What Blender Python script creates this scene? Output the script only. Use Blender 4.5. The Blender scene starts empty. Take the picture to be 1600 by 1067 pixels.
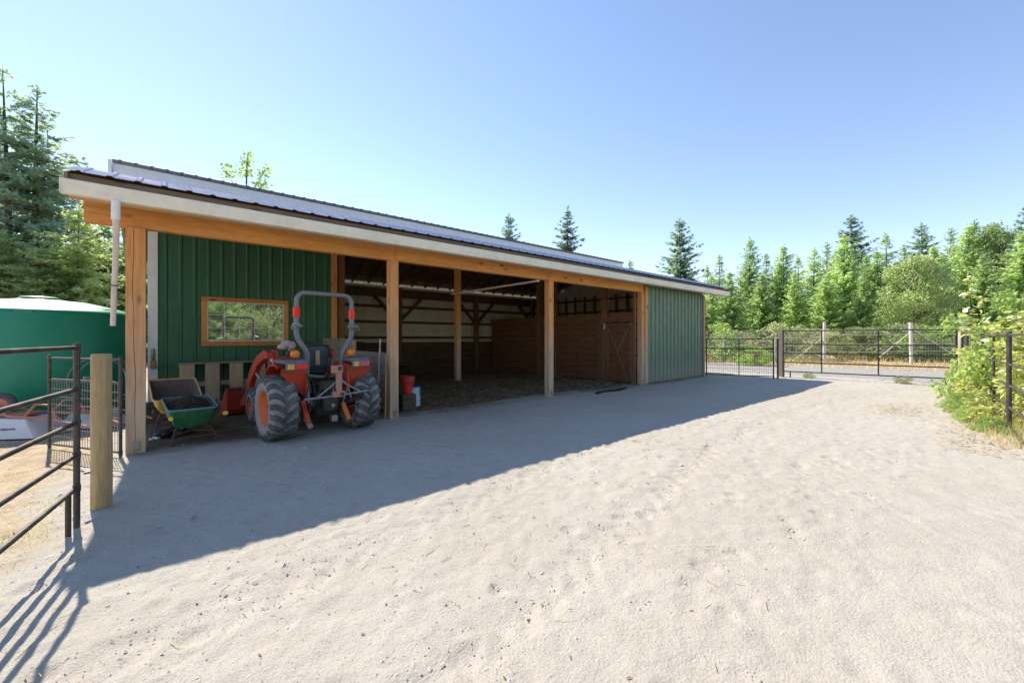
import bpy, math, random
import numpy as np
from mathutils import Vector, Matrix
random.seed(7)
R = math.radians
SC = bpy.context.scene
COL = SC.collection

# ------------------------------------------------------------------ camera
# world frame: +X runs along the barn front, +Y runs into the barn, camera stands over the origin
EYE = 1.56
FWD = Vector((0.6465, 0.7628)); RGT = Vector((0.7628, -0.6465))
cd = bpy.data.cameras.new('camera'); cam = bpy.data.objects.new('camera', cd); COL.objects.link(cam)
cam.location = (0, 0, EYE)
cam.rotation_euler = (R(90), 0, math.atan2(-FWD.x, FWD.y))
cd.sensor_width = 36; cd.lens = 36 * 640 / 1600; cd.shift_y = -6.5 / 1600
cd.clip_start = 0.05; cd.clip_end = 3000
SC.camera = cam

# ------------------------------------------------------------------ sky, sun, exposure
SUNV = Vector((-0.125, 0.95, 1.0)).normalized()
el = math.asin(SUNV.z); rot = math.atan2(SUNV.x, SUNV.y)
w = bpy.data.worlds.new("World"); SC.world = w; w.use_nodes = True
wn = w.node_tree.nodes; wl = w.node_tree.links
sky = wn.new('ShaderNodeTexSky'); sky.sky_type = 'NISHITA'; sky.sun_disc = False
sky.sun_elevation = el; sky.sun_rotation = rot
sky.altitude = 100; sky.air_density = 1.0; sky.dust_density = 0.05; sky.ozone_density = 2.4
tint = wn.new('ShaderNodeVectorMath'); tint.operation = 'MULTIPLY'; tint.inputs[1].default_value = (1.10, 0.985, 0.95)
wl.new(sky.outputs[0], tint.inputs[0]); wl.new(tint.outputs[0], wn['Background'].inputs[0]); wn['Background'].inputs[1].default_value = 0.119
sd = bpy.data.lights.new('sun', 'SUN'); sd.energy = 3.5; sd.angle = R(0.5); sd.color = (1.0, 0.91, 0.76)
so = bpy.data.objects.new('sun', sd); COL.objects.link(so); so.location = (0, 0, 30)
so.rotation_euler = SUNV.to_track_quat('Z', 'Y').to_euler()
SC.view_settings.view_transform = 'Standard'; SC.view_settings.look = 'None'
SC.view_settings.exposure = 1.12; SC.view_settings.gamma = 1.0; SC.view_settings.use_curve_mapping = False

def at(px, Z):
    """ground position of a picture column at distance Z along the view axis"""
    X = (px - 800) * Z / 640
    return (RGT.x * X + FWD.x * Z, RGT.y * X + FWD.y * Z)
def height(py, Z): return EYE + (527 - py) * Z / 640

# ------------------------------------------------------------------ materials
def new_mat(name):
    m = bpy.data.materials.new(name); m.use_nodes = True
    nt = m.node_tree; b = nt.nodes['Principled BSDF']
    return m, nt, b
def N(nt, t, **kw):
    n = nt.nodes.new(t)
    for k, v in kw.items(): setattr(n, k, v)
    return n
def rgb(c): return (c[0], c[1], c[2], 1)
def coords(nt, scale=(1, 1, 1), kind='Object'):
    tc = N(nt, 'ShaderNodeTexCoord'); mp = N(nt, 'ShaderNodeMapping')
    nt.links.new(tc.outputs[kind], mp.inputs[0]); mp.inputs['Scale'].default_value = scale
    return mp.outputs[0]
def noise(nt, vec, scale, detail=5, rough=0.6, dist=0.0):
    n = N(nt, 'ShaderNodeTexNoise'); n.inputs['Scale'].default_value = scale
    n.inputs['Detail'].default_value = detail; n.inputs['Roughness'].default_value = rough
    n.inputs['Distortion'].default_value = dist
    nt.links.new(vec, n.inputs['Vector']); return n.outputs['Fac']
def ramp(nt, fac, stops, interp='LINEAR'):
    r = N(nt, 'ShaderNodeValToRGB'); e = r.color_ramp.elements; r.color_ramp.interpolation = interp
    while len(e) < len(stops): e.new(0.5)
    for i, (p, c) in enumerate(stops):
        e[i].position = p; e[i].color = rgb(c) if hasattr(c, '__len__') else (c, c, c, 1)
    nt.links.new(fac, r.inputs[0]); return r.outputs[0]
def mix(nt, fac, a, b, mode='MIX'):
    m = N(nt, 'ShaderNodeMix'); m.data_type = 'RGBA'; m.blend_type = mode
    for sock, v in ((m.inputs[0], fac), (m.inputs[6], a), (m.inputs[7], b)):
        if hasattr(v, 'is_linked') or hasattr(v, 'node'): nt.links.new(v, sock)
        elif hasattr(v, '__len__'): sock.default_value = rgb(v)
        else: sock.default_value = v
    return m.outputs[2]
def bump(nt, b, h, strength, dist=0.02, prev=None):
    n = N(nt, 'ShaderNodeBump'); n.inputs['Strength'].default_value = strength; n.inputs['Distance'].default_value = dist
    nt.links.new(h, n.inputs['Height'])
    if prev is not None: nt.links.new(prev, n.inputs['Normal'])
    nt.links.new(n.outputs[0], b.inputs['Normal']); return n.outputs[0]

def paint(name, c, rough=0.45, dirt=(0.25, 0.22, 0.18), dirt_amt=0.35, metal=0.0, scale=6, bmp=0.05, var=0.15):
    """painted / plain surface with blotchy wear and dust"""
    m, nt, b = new_mat(name); v = coords(nt)
    n1 = noise(nt, v, scale, 8, 0.7); n2 = noise(nt, v, scale * 7, 4, 0.6)
    c1 = mix(nt, n2, [x * (1 - var) for x in c], [min(1, x * (1 + var)) for x in c])
    f = ramp(nt, n1, [(0.45, 0.0), (0.75, dirt_amt)])
    nt.links.new(mix(nt, f, c1, dirt), b.inputs['Base Color'])
    rr = ramp(nt, n1, [(0.3, rough), (0.7, min(1, rough + 0.3))])
    nt.links.new(rr, b.inputs['Roughness']); b.inputs['Metallic'].default_value = metal
    if bmp: bump(nt, b, n2, bmp, 0.01)
    return m
def wood(name, c1, c2, axis='z', knots=True, weather=None, rough=0.75):
    """plank or timber; grain runs along the axis; weather = (colour, z_low, z_high) greys the foot"""
    m, nt, b = new_mat(name)
    sc = {'x': (0.6, 9, 9), 'y': (9, 0.6, 9), 'z': (9, 9, 0.6)}[axis]
    oi = N(nt, 'ShaderNodeObjectInfo')
    tc = N(nt, 'ShaderNodeTexCoord'); add = N(nt, 'ShaderNodeVectorMath', operation='ADD')
    sm = N(nt, 'ShaderNodeVectorMath', operation='SCALE'); cx = N(nt, 'ShaderNodeCombineXYZ')
    for i in range(3): nt.links.new(oi.outputs['Random'], cx.inputs[i])
    nt.links.new(cx.outputs[0], sm.inputs[0]); sm.inputs['Scale'].default_value = 13.7
    nt.links.new(tc.outputs['Object'], add.inputs[0]); nt.links.new(sm.outputs[0], add.inputs[1])
    mp = N(nt, 'ShaderNodeMapping'); nt.links.new(add.outputs[0], mp.inputs[0]); mp.inputs['Scale'].default_value = sc
    g = noise(nt, mp.outputs[0], 2.2, 8, 0.65, 0.6)
    fine = noise(nt, mp.outputs[0], 14, 4, 0.6, 0.2)
    col = ramp(nt, g, [(0.25, [x * 0.7 for x in c1]), (0.45, c1), (0.62, c2), (0.8, [x * 0.75 for x in c1])])
    col = mix(nt, 0.35, col, ramp(nt, fine, [(0.3, [x * 0.5 for x in c1]), (0.6, c2)]), 'MIX')
    big = noise(nt, add.outputs[0], 1.3, 3, 0.5)
    col = mix(nt, ramp(nt, big, [(0.4, 0.0), (0.7, 0.45)]), col, [x * 0.6 for x in c2])
    if knots:
        kv = N(nt, 'ShaderNodeMapping'); nt.links.new(add.outputs[0], kv.inputs[0])
        kv.inputs['Scale'].default_value = {'x': (2, 5, 5), 'y': (5, 2, 5), 'z': (5, 5, 2)}[axis]
        vo = N(nt, 'ShaderNodeTexVoronoi'); vo.inputs['Scale'].default_value = 1.0; nt.links.new(kv.outputs[0], vo.inputs['Vector'])
        kf = ramp(nt, vo.outputs['Distance'], [(0.06, 0.95), (0.20, 0.0)])
        col = mix(nt, kf, col, [x * 0.25 for x in c1])
    if weather:
        wc, z0, z1 = weather
        sx = N(nt, 'ShaderNodeSeparateXYZ'); nt.links.new(tc.outputs['Object'], sx.inputs[0])
        mr = N(nt, 'ShaderNodeMapRange'); mr.inputs[1].default_value = z0; mr.inputs[2].default_value = z1
        mr.inputs[3].default_value = 1; mr.inputs[4].default_value = 0
        ad = N(nt, 'ShaderNodeMath', operation='ADD'); sb = N(nt, 'ShaderNodeMath', operation='MULTIPLY'); sb.inputs[1].default_value = 1.2
        nt.links.new(big, sb.inputs[0]); nt.links.new(sx.outputs[2], ad.inputs[0]); nt.links.new(sb.outputs[0], ad.inputs[1])
        nt.links.new(ad.outputs[0], mr.inputs[0])
        wcol = ramp(nt, g, [(0.3, [x * 0.6 for x in wc]), (0.65, wc)])
        col = mix(nt, mr.outputs[0], col, wcol)
    nt.links.new(col, b.inputs['Base Color']); b.inputs['Roughness'].default_value = rough
    bump(nt, b, fine, 0.35, 0.006)
    return m
def foliage(name, dark, light, trans=0.35, scale=0.9, tcol=None, var=0.14):
    m, nt, b = new_mat(name)
    v = coords(nt); n1 = noise(nt, v, scale, 4, 0.7); n2 = noise(nt, v, scale * 9, 2, 0.5)
    oi = N(nt, 'ShaderNodeObjectInfo')
    c = ramp(nt, n1, [(0.3, dark), (0.68, light)])
    c = mix(nt, ramp(nt, n2, [(0.35, 0.0), (0.75, 0.5)]), c, [min(1, x * 1.5) for x in light])
    hv = N(nt, 'ShaderNodeHueSaturation')
    mr = N(nt, 'ShaderNodeMapRange'); nt.links.new(oi.outputs['Random'], mr.inputs[0])
    mr.inputs[3].default_value = 1 - var; mr.inputs[4].default_value = 1 + var
    nt.links.new(mr.outputs[0], hv.inputs['Value']); nt.links.new(c, hv.inputs['Color'])
    mh = N(nt, 'ShaderNodeMapRange'); nt.links.new(oi.outputs['Random'], mh.inputs[0])
    mh.inputs[3].default_value = 0.512; mh.inputs[4].default_value = 0.49
    nt.links.new(mh.outputs[0], hv.inputs['Hue'])
    nt.links.new(hv.outputs[0], b.inputs['Base Color']); b.inputs['Roughness'].default_value = 0.55
    tr = N(nt, 'ShaderNodeBsdfTranslucent')
    tm = mix(nt, 1.0, hv.outputs[0], tcol or (0.97, 1.0, 0.82), 'MULTIPLY')
    br = N(nt, 'ShaderNodeVectorMath', operation='SCALE'); br.inputs['Scale'].default_value = 4.4
    nt.links.new(tm, br.inputs[0]); nt.links.new(br.outputs[0], tr.inputs[0])
    ms = N(nt, 'ShaderNodeMixShader'); ms.inputs[0].default_value = trans
    nt.links.new(b.outputs[0], ms.inputs[1]); nt.links.new(tr.outputs[0], ms.inputs[2])
    nt.links.new(ms.outputs[0], nt.nodes['Material Output'].inputs[0])
    return m

M = {}
M['beam'] = wood('stained_timber', (0.78, 0.29, 0.065), (0.90, 0.42, 0.125), 'x')
M['band'] = paint('white_band', (0.90, 0.90, 0.90), 0.45, (0.7, 0.68, 0.65), 0.15, 0, 2)
M['downpipe'] = paint('stained_downpipe', (0.74, 0.62, 0.50), 0.6, (0.45, 0.34, 0.25), 0.6, 0, 5)
M['post'] = wood('weathering_timber', (0.74, 0.29, 0.085), (0.86, 0.42, 0.16), 'z', weather=((0.68, 0.50, 0.36), 1.0, 3.0))
M['trimwood'] = wood('orange_trim', (0.68, 0.29, 0.08), (0.80, 0.40, 0.14), 'z')
M['trimwood_h'] = wood('orange_trim_level', (0.55, 0.20, 0.05), (0.66, 0.29, 0.08), 'x')
M['fascia'] = wood('old_fascia', (0.22, 0.15, 0.11), (0.32, 0.24, 0.18), 'x')
M['soffit'] = wood('pale_soffit', (0.6, 0.38, 0.2), (0.75, 0.52, 0.3), 'x', knots=False)
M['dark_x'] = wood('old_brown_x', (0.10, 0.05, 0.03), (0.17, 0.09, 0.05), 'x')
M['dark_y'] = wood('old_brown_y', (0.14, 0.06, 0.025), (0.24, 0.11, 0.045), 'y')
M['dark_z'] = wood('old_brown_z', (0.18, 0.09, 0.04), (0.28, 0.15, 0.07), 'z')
M['door_y'] = wood('cedar_boards', (0.17, 0.07, 0.028), (0.26, 0.115, 0.048), 'y')
M['door_z'] = wood('cedar_stile', (0.20, 0.10, 0.045), (0.30, 0.155, 0.07), 'z')
M['grey_y'] = wood('grey_boards', (0.27, 0.20, 0.15), (0.40, 0.32, 0.25), 'y')
M['grey_z'] = wood('rough_slats', (0.42, 0.29, 0.18), (0.55, 0.40, 0.26), 'z')
M['grey_x'] = wood('grey_plank', (0.24, 0.19, 0.15), (0.34, 0.28, 0.23), 'x')
M['treated'] = wood('treated_post', (0.40, 0.27, 0.13), (0.55, 0.40, 0.22), 'z')
M['fence_wood'] = wood('sun_bleached_post', (0.42, 0.34, 0.27), (0.58, 0.49, 0.40), 'z')
M['peeled'] = wood('peeled_pole', (0.66, 0.60, 0.54), (0.82, 0.77, 0.70), 'z')
M['green'] = paint('green_siding', (0.035, 0.135, 0.065), 0.38, (0.10, 0.13, 0.10), 0.35, 0, 2.5, 0.03)
M['green2'] = paint('faded_green_siding', (0.10, 0.225, 0.14), 0.5, (0.20, 0.25, 0.18), 0.55, 0, 2.2, 0.03)
M['cream'] = paint('cream_metal', (0.76, 0.68, 0.56), 0.5, (0.3, 0.24, 0.18), 0.4, 0, 2)
M['white'] = paint('white_trim', (0.86, 0.86, 0.84), 0.45, (0.5, 0.46, 0.4), 0.35, 0, 3)
M['gutter'] = paint('gutter_cream', (0.90, 0.84, 0.74), 0.4, (0.45, 0.38, 0.3), 0.35, 0, 2)
M['roof'] = paint('blue_grey_roofing', (0.11, 0.16, 0.30), 0.6, (0.2, 0.2, 0.19), 0.2, 0.0, 1.0, 0.0)
M['roof'].node_tree.nodes['Principled BSDF'].inputs['IOR'].default_value = 1.08
M['roof2'] = paint('weathered_roofing', (0.33, 0.31, 0.29), 0.5, (0.2, 0.18, 0.15), 0.5, 0.0, 3.0)
M['pipe'] = paint('bronze_pipe', (0.045, 0.036, 0.032), 0.32, (0.22, 0.19, 0.16), 0.5, 0.0, 5)
M['wire'] = paint('galvanised_wire', (0.33, 0.33, 0.33), 0.4, (0.2, 0.18, 0.16), 0.2, 0.7, 5, 0)
M['darkwire'] = paint('dark_wire', (0.07, 0.065, 0.06), 0.5, (0.2, 0.18, 0.16), 0.2, 0.3, 5, 0)
M['rope'] = paint('white_rope', (0.8, 0.8, 0.78), 0.7, (0.5, 0.47, 0.42), 0.2, 0.0, 5, 0)
M['steel'] = paint('bare_steel', (0.35, 0.35, 0.36), 0.35, (0.25, 0.16, 0.1), 0.5, 0.8, 8)
M['red'] = paint('orange_red_paint', (0.52, 0.05, 0.02), 0.35, (0.33, 0.17, 0.11), 0.55, 0, 5)
M['orange'] = paint('orange_rim', (0.72, 0.17, 0.045), 0.45, (0.4, 0.25, 0.17), 0.5, 0, 8)
M['darkred'] = paint('bucket_red', (0.42, 0.03, 0.02), 0.4, (0.2, 0.08, 0.05), 0.4, 0, 6)
M['pinkred'] = paint('faded_hitch_red', (0.50, 0.25, 0.19), 0.6, (0.3, 0.22, 0.18), 0.5, 0, 12)
M['grime'] = paint('greasy_metal', (0.055, 0.05, 0.045), 0.5, (0.20, 0.16, 0.11), 0.7, 0.3, 9, 0.4)
M['rops'] = paint('rollbar_grey', (0.20, 0.205, 0.21), 0.4, (0.2, 0.19, 0.17), 0.4, 0.2, 8)
M['plastic'] = paint('grey_plastic', (0.13, 0.15, 0.17), 0.5, (0.3, 0.28, 0.25), 0.5, 0, 8)
M['seat'] = paint('seat_vinyl', (0.035, 0.06, 0.085), 0.45, (0.2, 0.17, 0.13), 0.5, 0, 5)
M['rubber'] = paint('tyre_rubber', (0.075, 0.078, 0.085), 0.75, (0.27, 0.25, 0.23), 0.85, 0, 5, 0.3)
M['sidewall'] = paint('dusty_sidewall', (0.28, 0.27, 0.27), 0.8, (0.42, 0.40, 0.37), 0.7, 0, 5, 0.3)
M['reflect'] = paint('red_reflector', (0.9, 0.03, 0.015), 0.3, (0.4, 0.05, 0.03), 0.1, 0, 5, 0)
M['amber'] = paint('amber_lens', (1.0, 0.22, 0.01), 0.2, (0.5, 0.15, 0.03), 0.1, 0, 5, 0)
M['lens'] = paint('pink_lens', (0.62, 0.10, 0.16), 0.25, (0.4, 0.2, 0.2), 0.2, 0, 5, 0)
M['yellowlens'] = paint('yellow_lens', (0.72, 0.45, 0.12), 0.25, (0.4, 0.3, 0.2), 0.2, 0, 5, 0)
M['tank'] = paint('tank_green', (0.012, 0.27, 0.155), 0.33, (0.08, 0.33, 0.23), 0.4, 0, 1.2, 0.02)
M['barrow_green'] = paint('barrow_green', (0.02, 0.17, 0.07), 0.45, (0.25, 0.28, 0.2), 0.5, 0, 9)
M['rim_blue'] = paint('barrow_rim', (0.13, 0.27, 0.28), 0.5, (0.3, 0.3, 0.27), 0.4, 0, 9)
M['barrow_yellow'] = paint('barrow_yellow', (0.62, 0.42, 0.12), 0.5, (0.3, 0.22, 0.14), 0.6, 0, 7)
M['barrow_inside'] = paint('muddy_tray', (0.15, 0.11, 0.09), 0.8, (0.08, 0.06, 0.05), 0.7, 0, 7)
M['grip'] = paint('yellow_grip', (0.85, 0.50, 0.02), 0.5, (0.4, 0.3, 0.1), 0.3, 0, 9)
M['rustframe'] = paint('rusty_tube', (0.14, 0.075, 0.05), 0.7, (0.08, 0.06, 0.05), 0.6, 0.2, 12)
M['redframe'] = paint('faded_red_frame', (0.55, 0.20, 0.13), 0.5, (0.4, 0.25, 0.18), 0.5, 0, 9)
M['whiteplastic'] = paint('white_tub', (0.75, 0.73, 0.76), 0.45, (0.5, 0.45, 0.4), 0.35, 0, 4)
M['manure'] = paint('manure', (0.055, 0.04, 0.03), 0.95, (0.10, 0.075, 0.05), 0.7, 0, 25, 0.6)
M['blackbag'] = paint('black_plastic', (0.02, 0.02, 0.025), 0.3, (0.1, 0.09, 0.08), 0.2, 0, 9)
M['brass'] = paint('padlock_brass', (0.35, 0.2, 0.08), 0.4, (0.15, 0.1, 0.06), 0.4, 0.6, 9)
M['ink'] = paint('dark_print', (0.05, 0.05, 0.06), 0.6, (0.1, 0.1, 0.1), 0.1, 0, 9, 0)
M['rag'] = paint('patterned_rag', (0.5, 0.42, 0.42), 0.9, (0.55, 0.05, 0.05), 1.0, 0, 14, 0.4)
M['bucket_red'] = paint('feed_bucket_red', (0.75, 0.03, 0.02), 0.35, (0.3, 0.05, 0.03), 0.2, 0, 9)
M['shovel'] = paint('pale_shovel', (0.42, 0.58, 0.70), 0.4, (0.3, 0.35, 0.4), 0.3, 0, 9)
M['shovel_blue'] = paint('blue_shovel', (0.06, 0.09, 0.35), 0.4, (0.05, 0.06, 0.2), 0.3, 0, 9)
M['handle'] = wood('tool_handle', (0.45, 0.26, 0.12), (0.6, 0.38, 0.2), 'z', knots=False)
M['stone'] = paint('pebble_grey', (0.50, 0.47, 0.43), 0.9, (0.62, 0.57, 0.50), 0.7, 0, 3, 0.3, 0.35)
M['straw'] = paint('straw', (0.52, 0.38, 0.20), 0.8, (0.35, 0.24, 0.12), 0.8, 0, 8, 0, 0.3)
M['deadleaf'] = paint('dead_leaf', (0.30, 0.15, 0.07), 0.8, (0.12, 0.08, 0.05), 0.9, 0, 3, 0, 0.3)
M['bark'] = paint('bark', (0.13, 0.10, 0.08), 0.95, (0.22, 0.19, 0.16), 0.8, 0, 5, 0.6)
M['bark_dark'] = paint('bark_dark', (0.07, 0.055, 0.045), 0.95, (0.12, 0.10, 0.085), 0.8, 0, 5, 0.6)
M['fir_light'] = foliage('young_fir_needles', (0.104, 0.146, 0.066), (0.176, 0.216, 0.108), 0.57)  # paler, less saturated needles: light haze put into the colour
M['fir_dark'] = foliage('old_fir_needles', (0.060, 0.100, 0.070), (0.110, 0.152, 0.105), 0.45, var=0.2)  # lightened too, distance haze painted into the needle colour
M['fir_pale'] = foliage('pale_fir_needles', (0.115, 0.155, 0.095), (0.18, 0.22, 0.135), 0.5)
M['cedar'] = foliage('tall_fir_needles', (0.095, 0.130, 0.105), (0.170, 0.21, 0.165), 0.5, var=0.15)  # bluish and lighter, painting in the misty glare over these trees
M['alder'] = foliage('alder_leaves', (0.112, 0.138, 0.070), (0.180, 0.210, 0.112), 0.54)
M['maple'] = foliage('maple_leaves', (0.10, 0.15, 0.045), (0.18, 0.23, 0.08), 0.45)
M['shrub'] = foliage('shrub_leaves', (0.105, 0.118, 0.065), (0.17, 0.178, 0.10), 0.45)
M['bramble'] = foliage('bramble_leaves', (0.15, 0.165, 0.045), (0.27, 0.27, 0.095), 0.42)
M['bramble_pale'] = foliage('bramble_undersides', (0.45, 0.48, 0.42), (0.62, 0.63, 0.56), 0.25, tcol=(1, 1, 0.9))
M['drygrass'] = foliage('dry_grass', (0.28, 0.22, 0.12), (0.46, 0.37, 0.22), 0.3, 2.0, (1, 0.95, 0.8), 0.1)
M['greengrass'] = foliage('green_grass', (0.11, 0.15, 0.04), (0.22, 0.25, 0.08), 0.35, 2.0, None, 0.1)
M['cane'] = paint('bramble_cane', (0.30, 0.24, 0.13), 0.7, (0.2, 0.12, 0.08), 0.5, 0, 8)
def weathered_siding(name, c, streak, splash, amt):
    m, nt, b = new_mat(name); v = coords(nt, (7, 7, .35)); v1 = coords(nt)
    s = noise(nt, v, 2.0, 6, .7); n2 = noise(nt, v1, 3, 6, .7); n3 = noise(nt, v1, 40, 3, .6)
    col = mix(nt, ramp(nt, s, [(0.48, 0.0), (0.72, amt)]), c, streak)
    col = mix(nt, ramp(nt, n2, [(0.45, 0.0), (0.8, .35)]), col, [x * .6 for x in c])
    col = mix(nt, ramp(nt, n3, [(0.62, 0.0), (0.75, .25)]), col, streak)
    sx = N(nt, 'ShaderNodeSeparateXYZ'); nt.links.new(v1, sx.inputs[0])
    ad = N(nt, 'ShaderNodeMath', operation='MULTIPLY_ADD'); nt.links.new(n2, ad.inputs[0]); ad.inputs[1].default_value = -.9; nt.links.new(sx.outputs[2], ad.inputs[2])
    mr = N(nt, 'ShaderNodeMapRange'); nt.links.new(ad.outputs[0], mr.inputs[0]); mr.inputs[1].default_value = -.35; mr.inputs[2].default_value = .35; mr.inputs[3].default_value = .75; mr.inputs[4].default_value = 0
    col = mix(nt, mr.outputs[0], col, splash); nt.links.new(col, b.inputs['Base Color'])
    nt.links.new(ramp(nt, n2, [(0.3, .36), (0.8, .7)]), b.inputs['Roughness']); return m
M['green'] = weathered_siding('green_siding', (0.035, 0.135, 0.065), (0.09, 0.15, 0.09), (0.17, 0.17, 0.13), .35)
M['green2'] = weathered_siding('faded_green_siding', (0.125, 0.205, 0.14), (0.24, 0.27, 0.17), (0.30, 0.30, 0.25), .6)
m, nt, b = new_mat('window_glass'); b.inputs['Base Color'].default_value = (0.85, 0.88, 0.84, 1)
b.inputs['Roughness'].default_value = 0.02; b.inputs['Metallic'].default_value = 0.85; b.inputs['IOR'].default_value = 1.8
bump(nt, b, noise(nt, coords(nt), 1.5, 1), 0.03, 0.05); M['glass'] = m

# ------------------------------------------------------------------ mesh builder
class MB:
    def __init__(s): s.v = []; s.f = []
    def add(s, vs, fs):
        o = len(s.v); s.v += [tuple(v) for v in vs]; s.f += [tuple(i + o for i in f) for f in fs]; return s
    def box(s, c, d, rot=None, bev=0.0):
        x, y, z = d[0] / 2, d[1] / 2, d[2] / 2
        if bev > 0:
            b = min(bev, x * .9, y * .9, z * .9); vs = []
            for sz in (-1, 1):
                for (sx, sy) in ((-1, -1), (1, -1), (1, 1), (-1, 1)):
                    vs += [(sx * (x - b), sy * (y - b), sz * z), (sx * x, sy * (y - b), sz * (z - b)), (sx * (x - b), sy * y, sz * (z - b))]
            idx = {}
            k = 0
            for sz in (-1, 1):
                for q in range(4):
                    idx[(sz, q)] = (k, k + 1, k + 2); k += 3
            fs = []
            T = lambda sz, q, a: idx[(sz, q)][a]
            fs.append((T(-1, 3, 0), T(-1, 2, 0), T(-1, 1, 0), T(-1, 0, 0))); fs.append(tuple(T(1, q, 0) for q in range(4)))
            for q in range(4):
                r = (q + 1) % 4; a = 2 if q in (0, 2) else 1
                fs.append((T(-1, q, a), T(-1, r, a), T(1, r, a), T(1, q, a)))
                o = 3 - a
                fs.append((T(-1, q, 0), T(-1, r, 0), T(-1, r, a), T(-1, q, a)))
                fs.append((T(1, q, a), T(1, r, a), T(1, r, 0), T(1, q, 0)))
                # vertical bevel at corner q
                fs.append((T(-1, q, 1), T(-1, q, 2), T(1, q, 2), T(1, q, 1)))
                for sz in (-1, 1): fs.append((T(sz, q, 0), T(sz, q, 1), T(sz, q, 2)))
        else:
            vs = [(sx * x, sy * y, sz * z) for sz in (-1, 1) for (sx, sy) in ((-1, -1), (1, -1), (1, 1), (-1, 1))]
            fs = [(3, 2, 1, 0), (4, 5, 6, 7), (0, 1, 5, 4), (1, 2, 6, 5), (2, 3, 7, 6), (3, 0, 4, 7)]
        if rot is not None: vs = [rot @ Vector(v) for v in vs]
        return s.add([(v[0] + c[0], v[1] + c[1], v[2] + c[2]) for v in vs], fs)
    def span(s, lo, hi, bev=0.0):
        return s.box([(a + b) / 2 for a, b in zip(lo, hi)], [abs(b - a) for a, b in zip(lo, hi)], None, bev)
    def bar(s, p0, p1, wd, ht, up=(0, 0, 1), bev=0.0):
        p0 = Vector(p0); p1 = Vector(p1); y = (p1 - p0); L = y.length; y.normalize()
        x = y.cross(Vector(up)); x.normalize(); z = x.cross(y)
        m = Matrix((x, y, z)).transposed()
        return s.box((p0 + p1) / 2, (wd, L, ht), m, bev)
    def tube(s, pts, r, n=8, cap=True):
        pts = [Vector(p) for p in pts]; k = len(pts); rs = r if hasattr(r, '__len__') else [r] * k
        T = []
        for i in range(k):
            a = pts[max(0, i - 1)]; b = pts[min(k - 1, i + 1)]; T.append((b - a).normalized())
        ref = Vector((0, 0, 1)) if abs(T[0].z) < 0.9 else Vector((1, 0, 0))
        u = T[0].cross(ref).normalized(); vs = []
        for i in range(k):
            u = (u - T[i] * u.dot(T[i])).normalized(); v = T[i].cross(u)
            for j in range(n):
                a = 2 * math.pi * j / n; vs.append(pts[i] + (u * math.cos(a) + v * math.sin(a)) * rs[i])
        fs = [(i * n + j, i * n + (j + 1) % n, (i + 1) * n + (j + 1) % n, (i + 1) * n + j) for i in range(k - 1) for j in range(n)]
        if cap: fs += [tuple(range(n))[::-1], tuple(range((k - 1) * n, k * n))]
        return s.add(vs, fs)
    def lathe(s, prof, c=(0, 0, 0), axis='z', n=24, a0=0, a1=2 * math.pi):
        """prof = (radius, height) pairs"""
        full = abs(a1 - a0 - 2 * math.pi) < 1e-6; m = n if full else n + 1; vs = []
        for (r, h) in prof:
            for j in range(m):
                a = a0 + (a1 - a0) * j / n; p = (r * math.cos(a), r * math.sin(a), h)
                if axis == 'x': p = (h, p[0], p[1])
                if axis == 'y': p = (p[0], h, p[1])
                vs.append((p[0] + c[0], p[1] + c[1], p[2] + c[2]))
        fs = []
        for i in range(len(prof) - 1):
            for j in range(n):
                q = (j + 1) % m; fs.append((i * m + j, i * m + q, (i + 1) * m + q, (i + 1) * m + j))
        return s.add(vs, fs)
    def prism(s, poly, axis, a, b):
        """poly in the two other axes, extruded from a to b"""
        def P(p, h): return {'x': (h, p[0], p[1]), 'y': (p[0], h, p[1]), 'z': (p[0], p[1], h)}[axis]
        n = len(poly); vs = [P(p, a) for p in poly] + [P(p, b) for p in poly]
        fs = [tuple(range(n))[::-1], tuple(range(n, 2 * n))] + [(i, (i + 1) % n, (i + 1) % n + n, i + n) for i in range(n)]
        return s.add(vs, fs)
    def mesh(s, name, off=(0, 0, 0)):
        me = bpy.data.meshes.new(name)
        vs = [(v[0] - off[0], v[1] - off[1], v[2] - off[2]) for v in s.v]
        me.from_pydata(vs, [], s.f); me.update(); return me
    def build(s, name, mat, parent=None, smooth=False, local=False, angle=40):
        off = (0, 0, 0)
        if parent is not None and not local: off = abs_loc(parent)
        me = s.mesh(name, off); o = bpy.data.objects.new(name, me); COL.objects.link(o)
        me.materials.append(M[mat] if isinstance(mat, str) else mat)
        if parent is not None: o.parent = parent
        if smooth:
            me.shade_smooth()
            try: me.set_sharp_from_angle(angle=R(angle))
            except Exception: pass
        return o
def abs_loc(o):
    l = Vector((0, 0, 0))
    while o is not None: l = l + o.location; o = o.parent
    return l
def tag(o, label=None, cat=None, group=None, kind=None):
    if label: o['label'] = label
    if cat: o['category'] = cat
    if group: o['group'] = group
    if kind: o['kind'] = kind
    return o
def thing(name, label, cat, loc=(0, 0, 0), rz=0, group=None):
    o = bpy.data.objects.new(name, None); COL.objects.link(o); o.empty_display_size = 0.2
    o.location = loc; o.rotation_euler = (0, 0, rz); return tag(o, label, cat, group)
def copy_tree(o, parent=None):
    c = o.copy(); COL.objects.link(c)
    if parent is not None: c.parent = parent
    for ch in list(o.children): copy_tree(ch, c)
    return c
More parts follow.
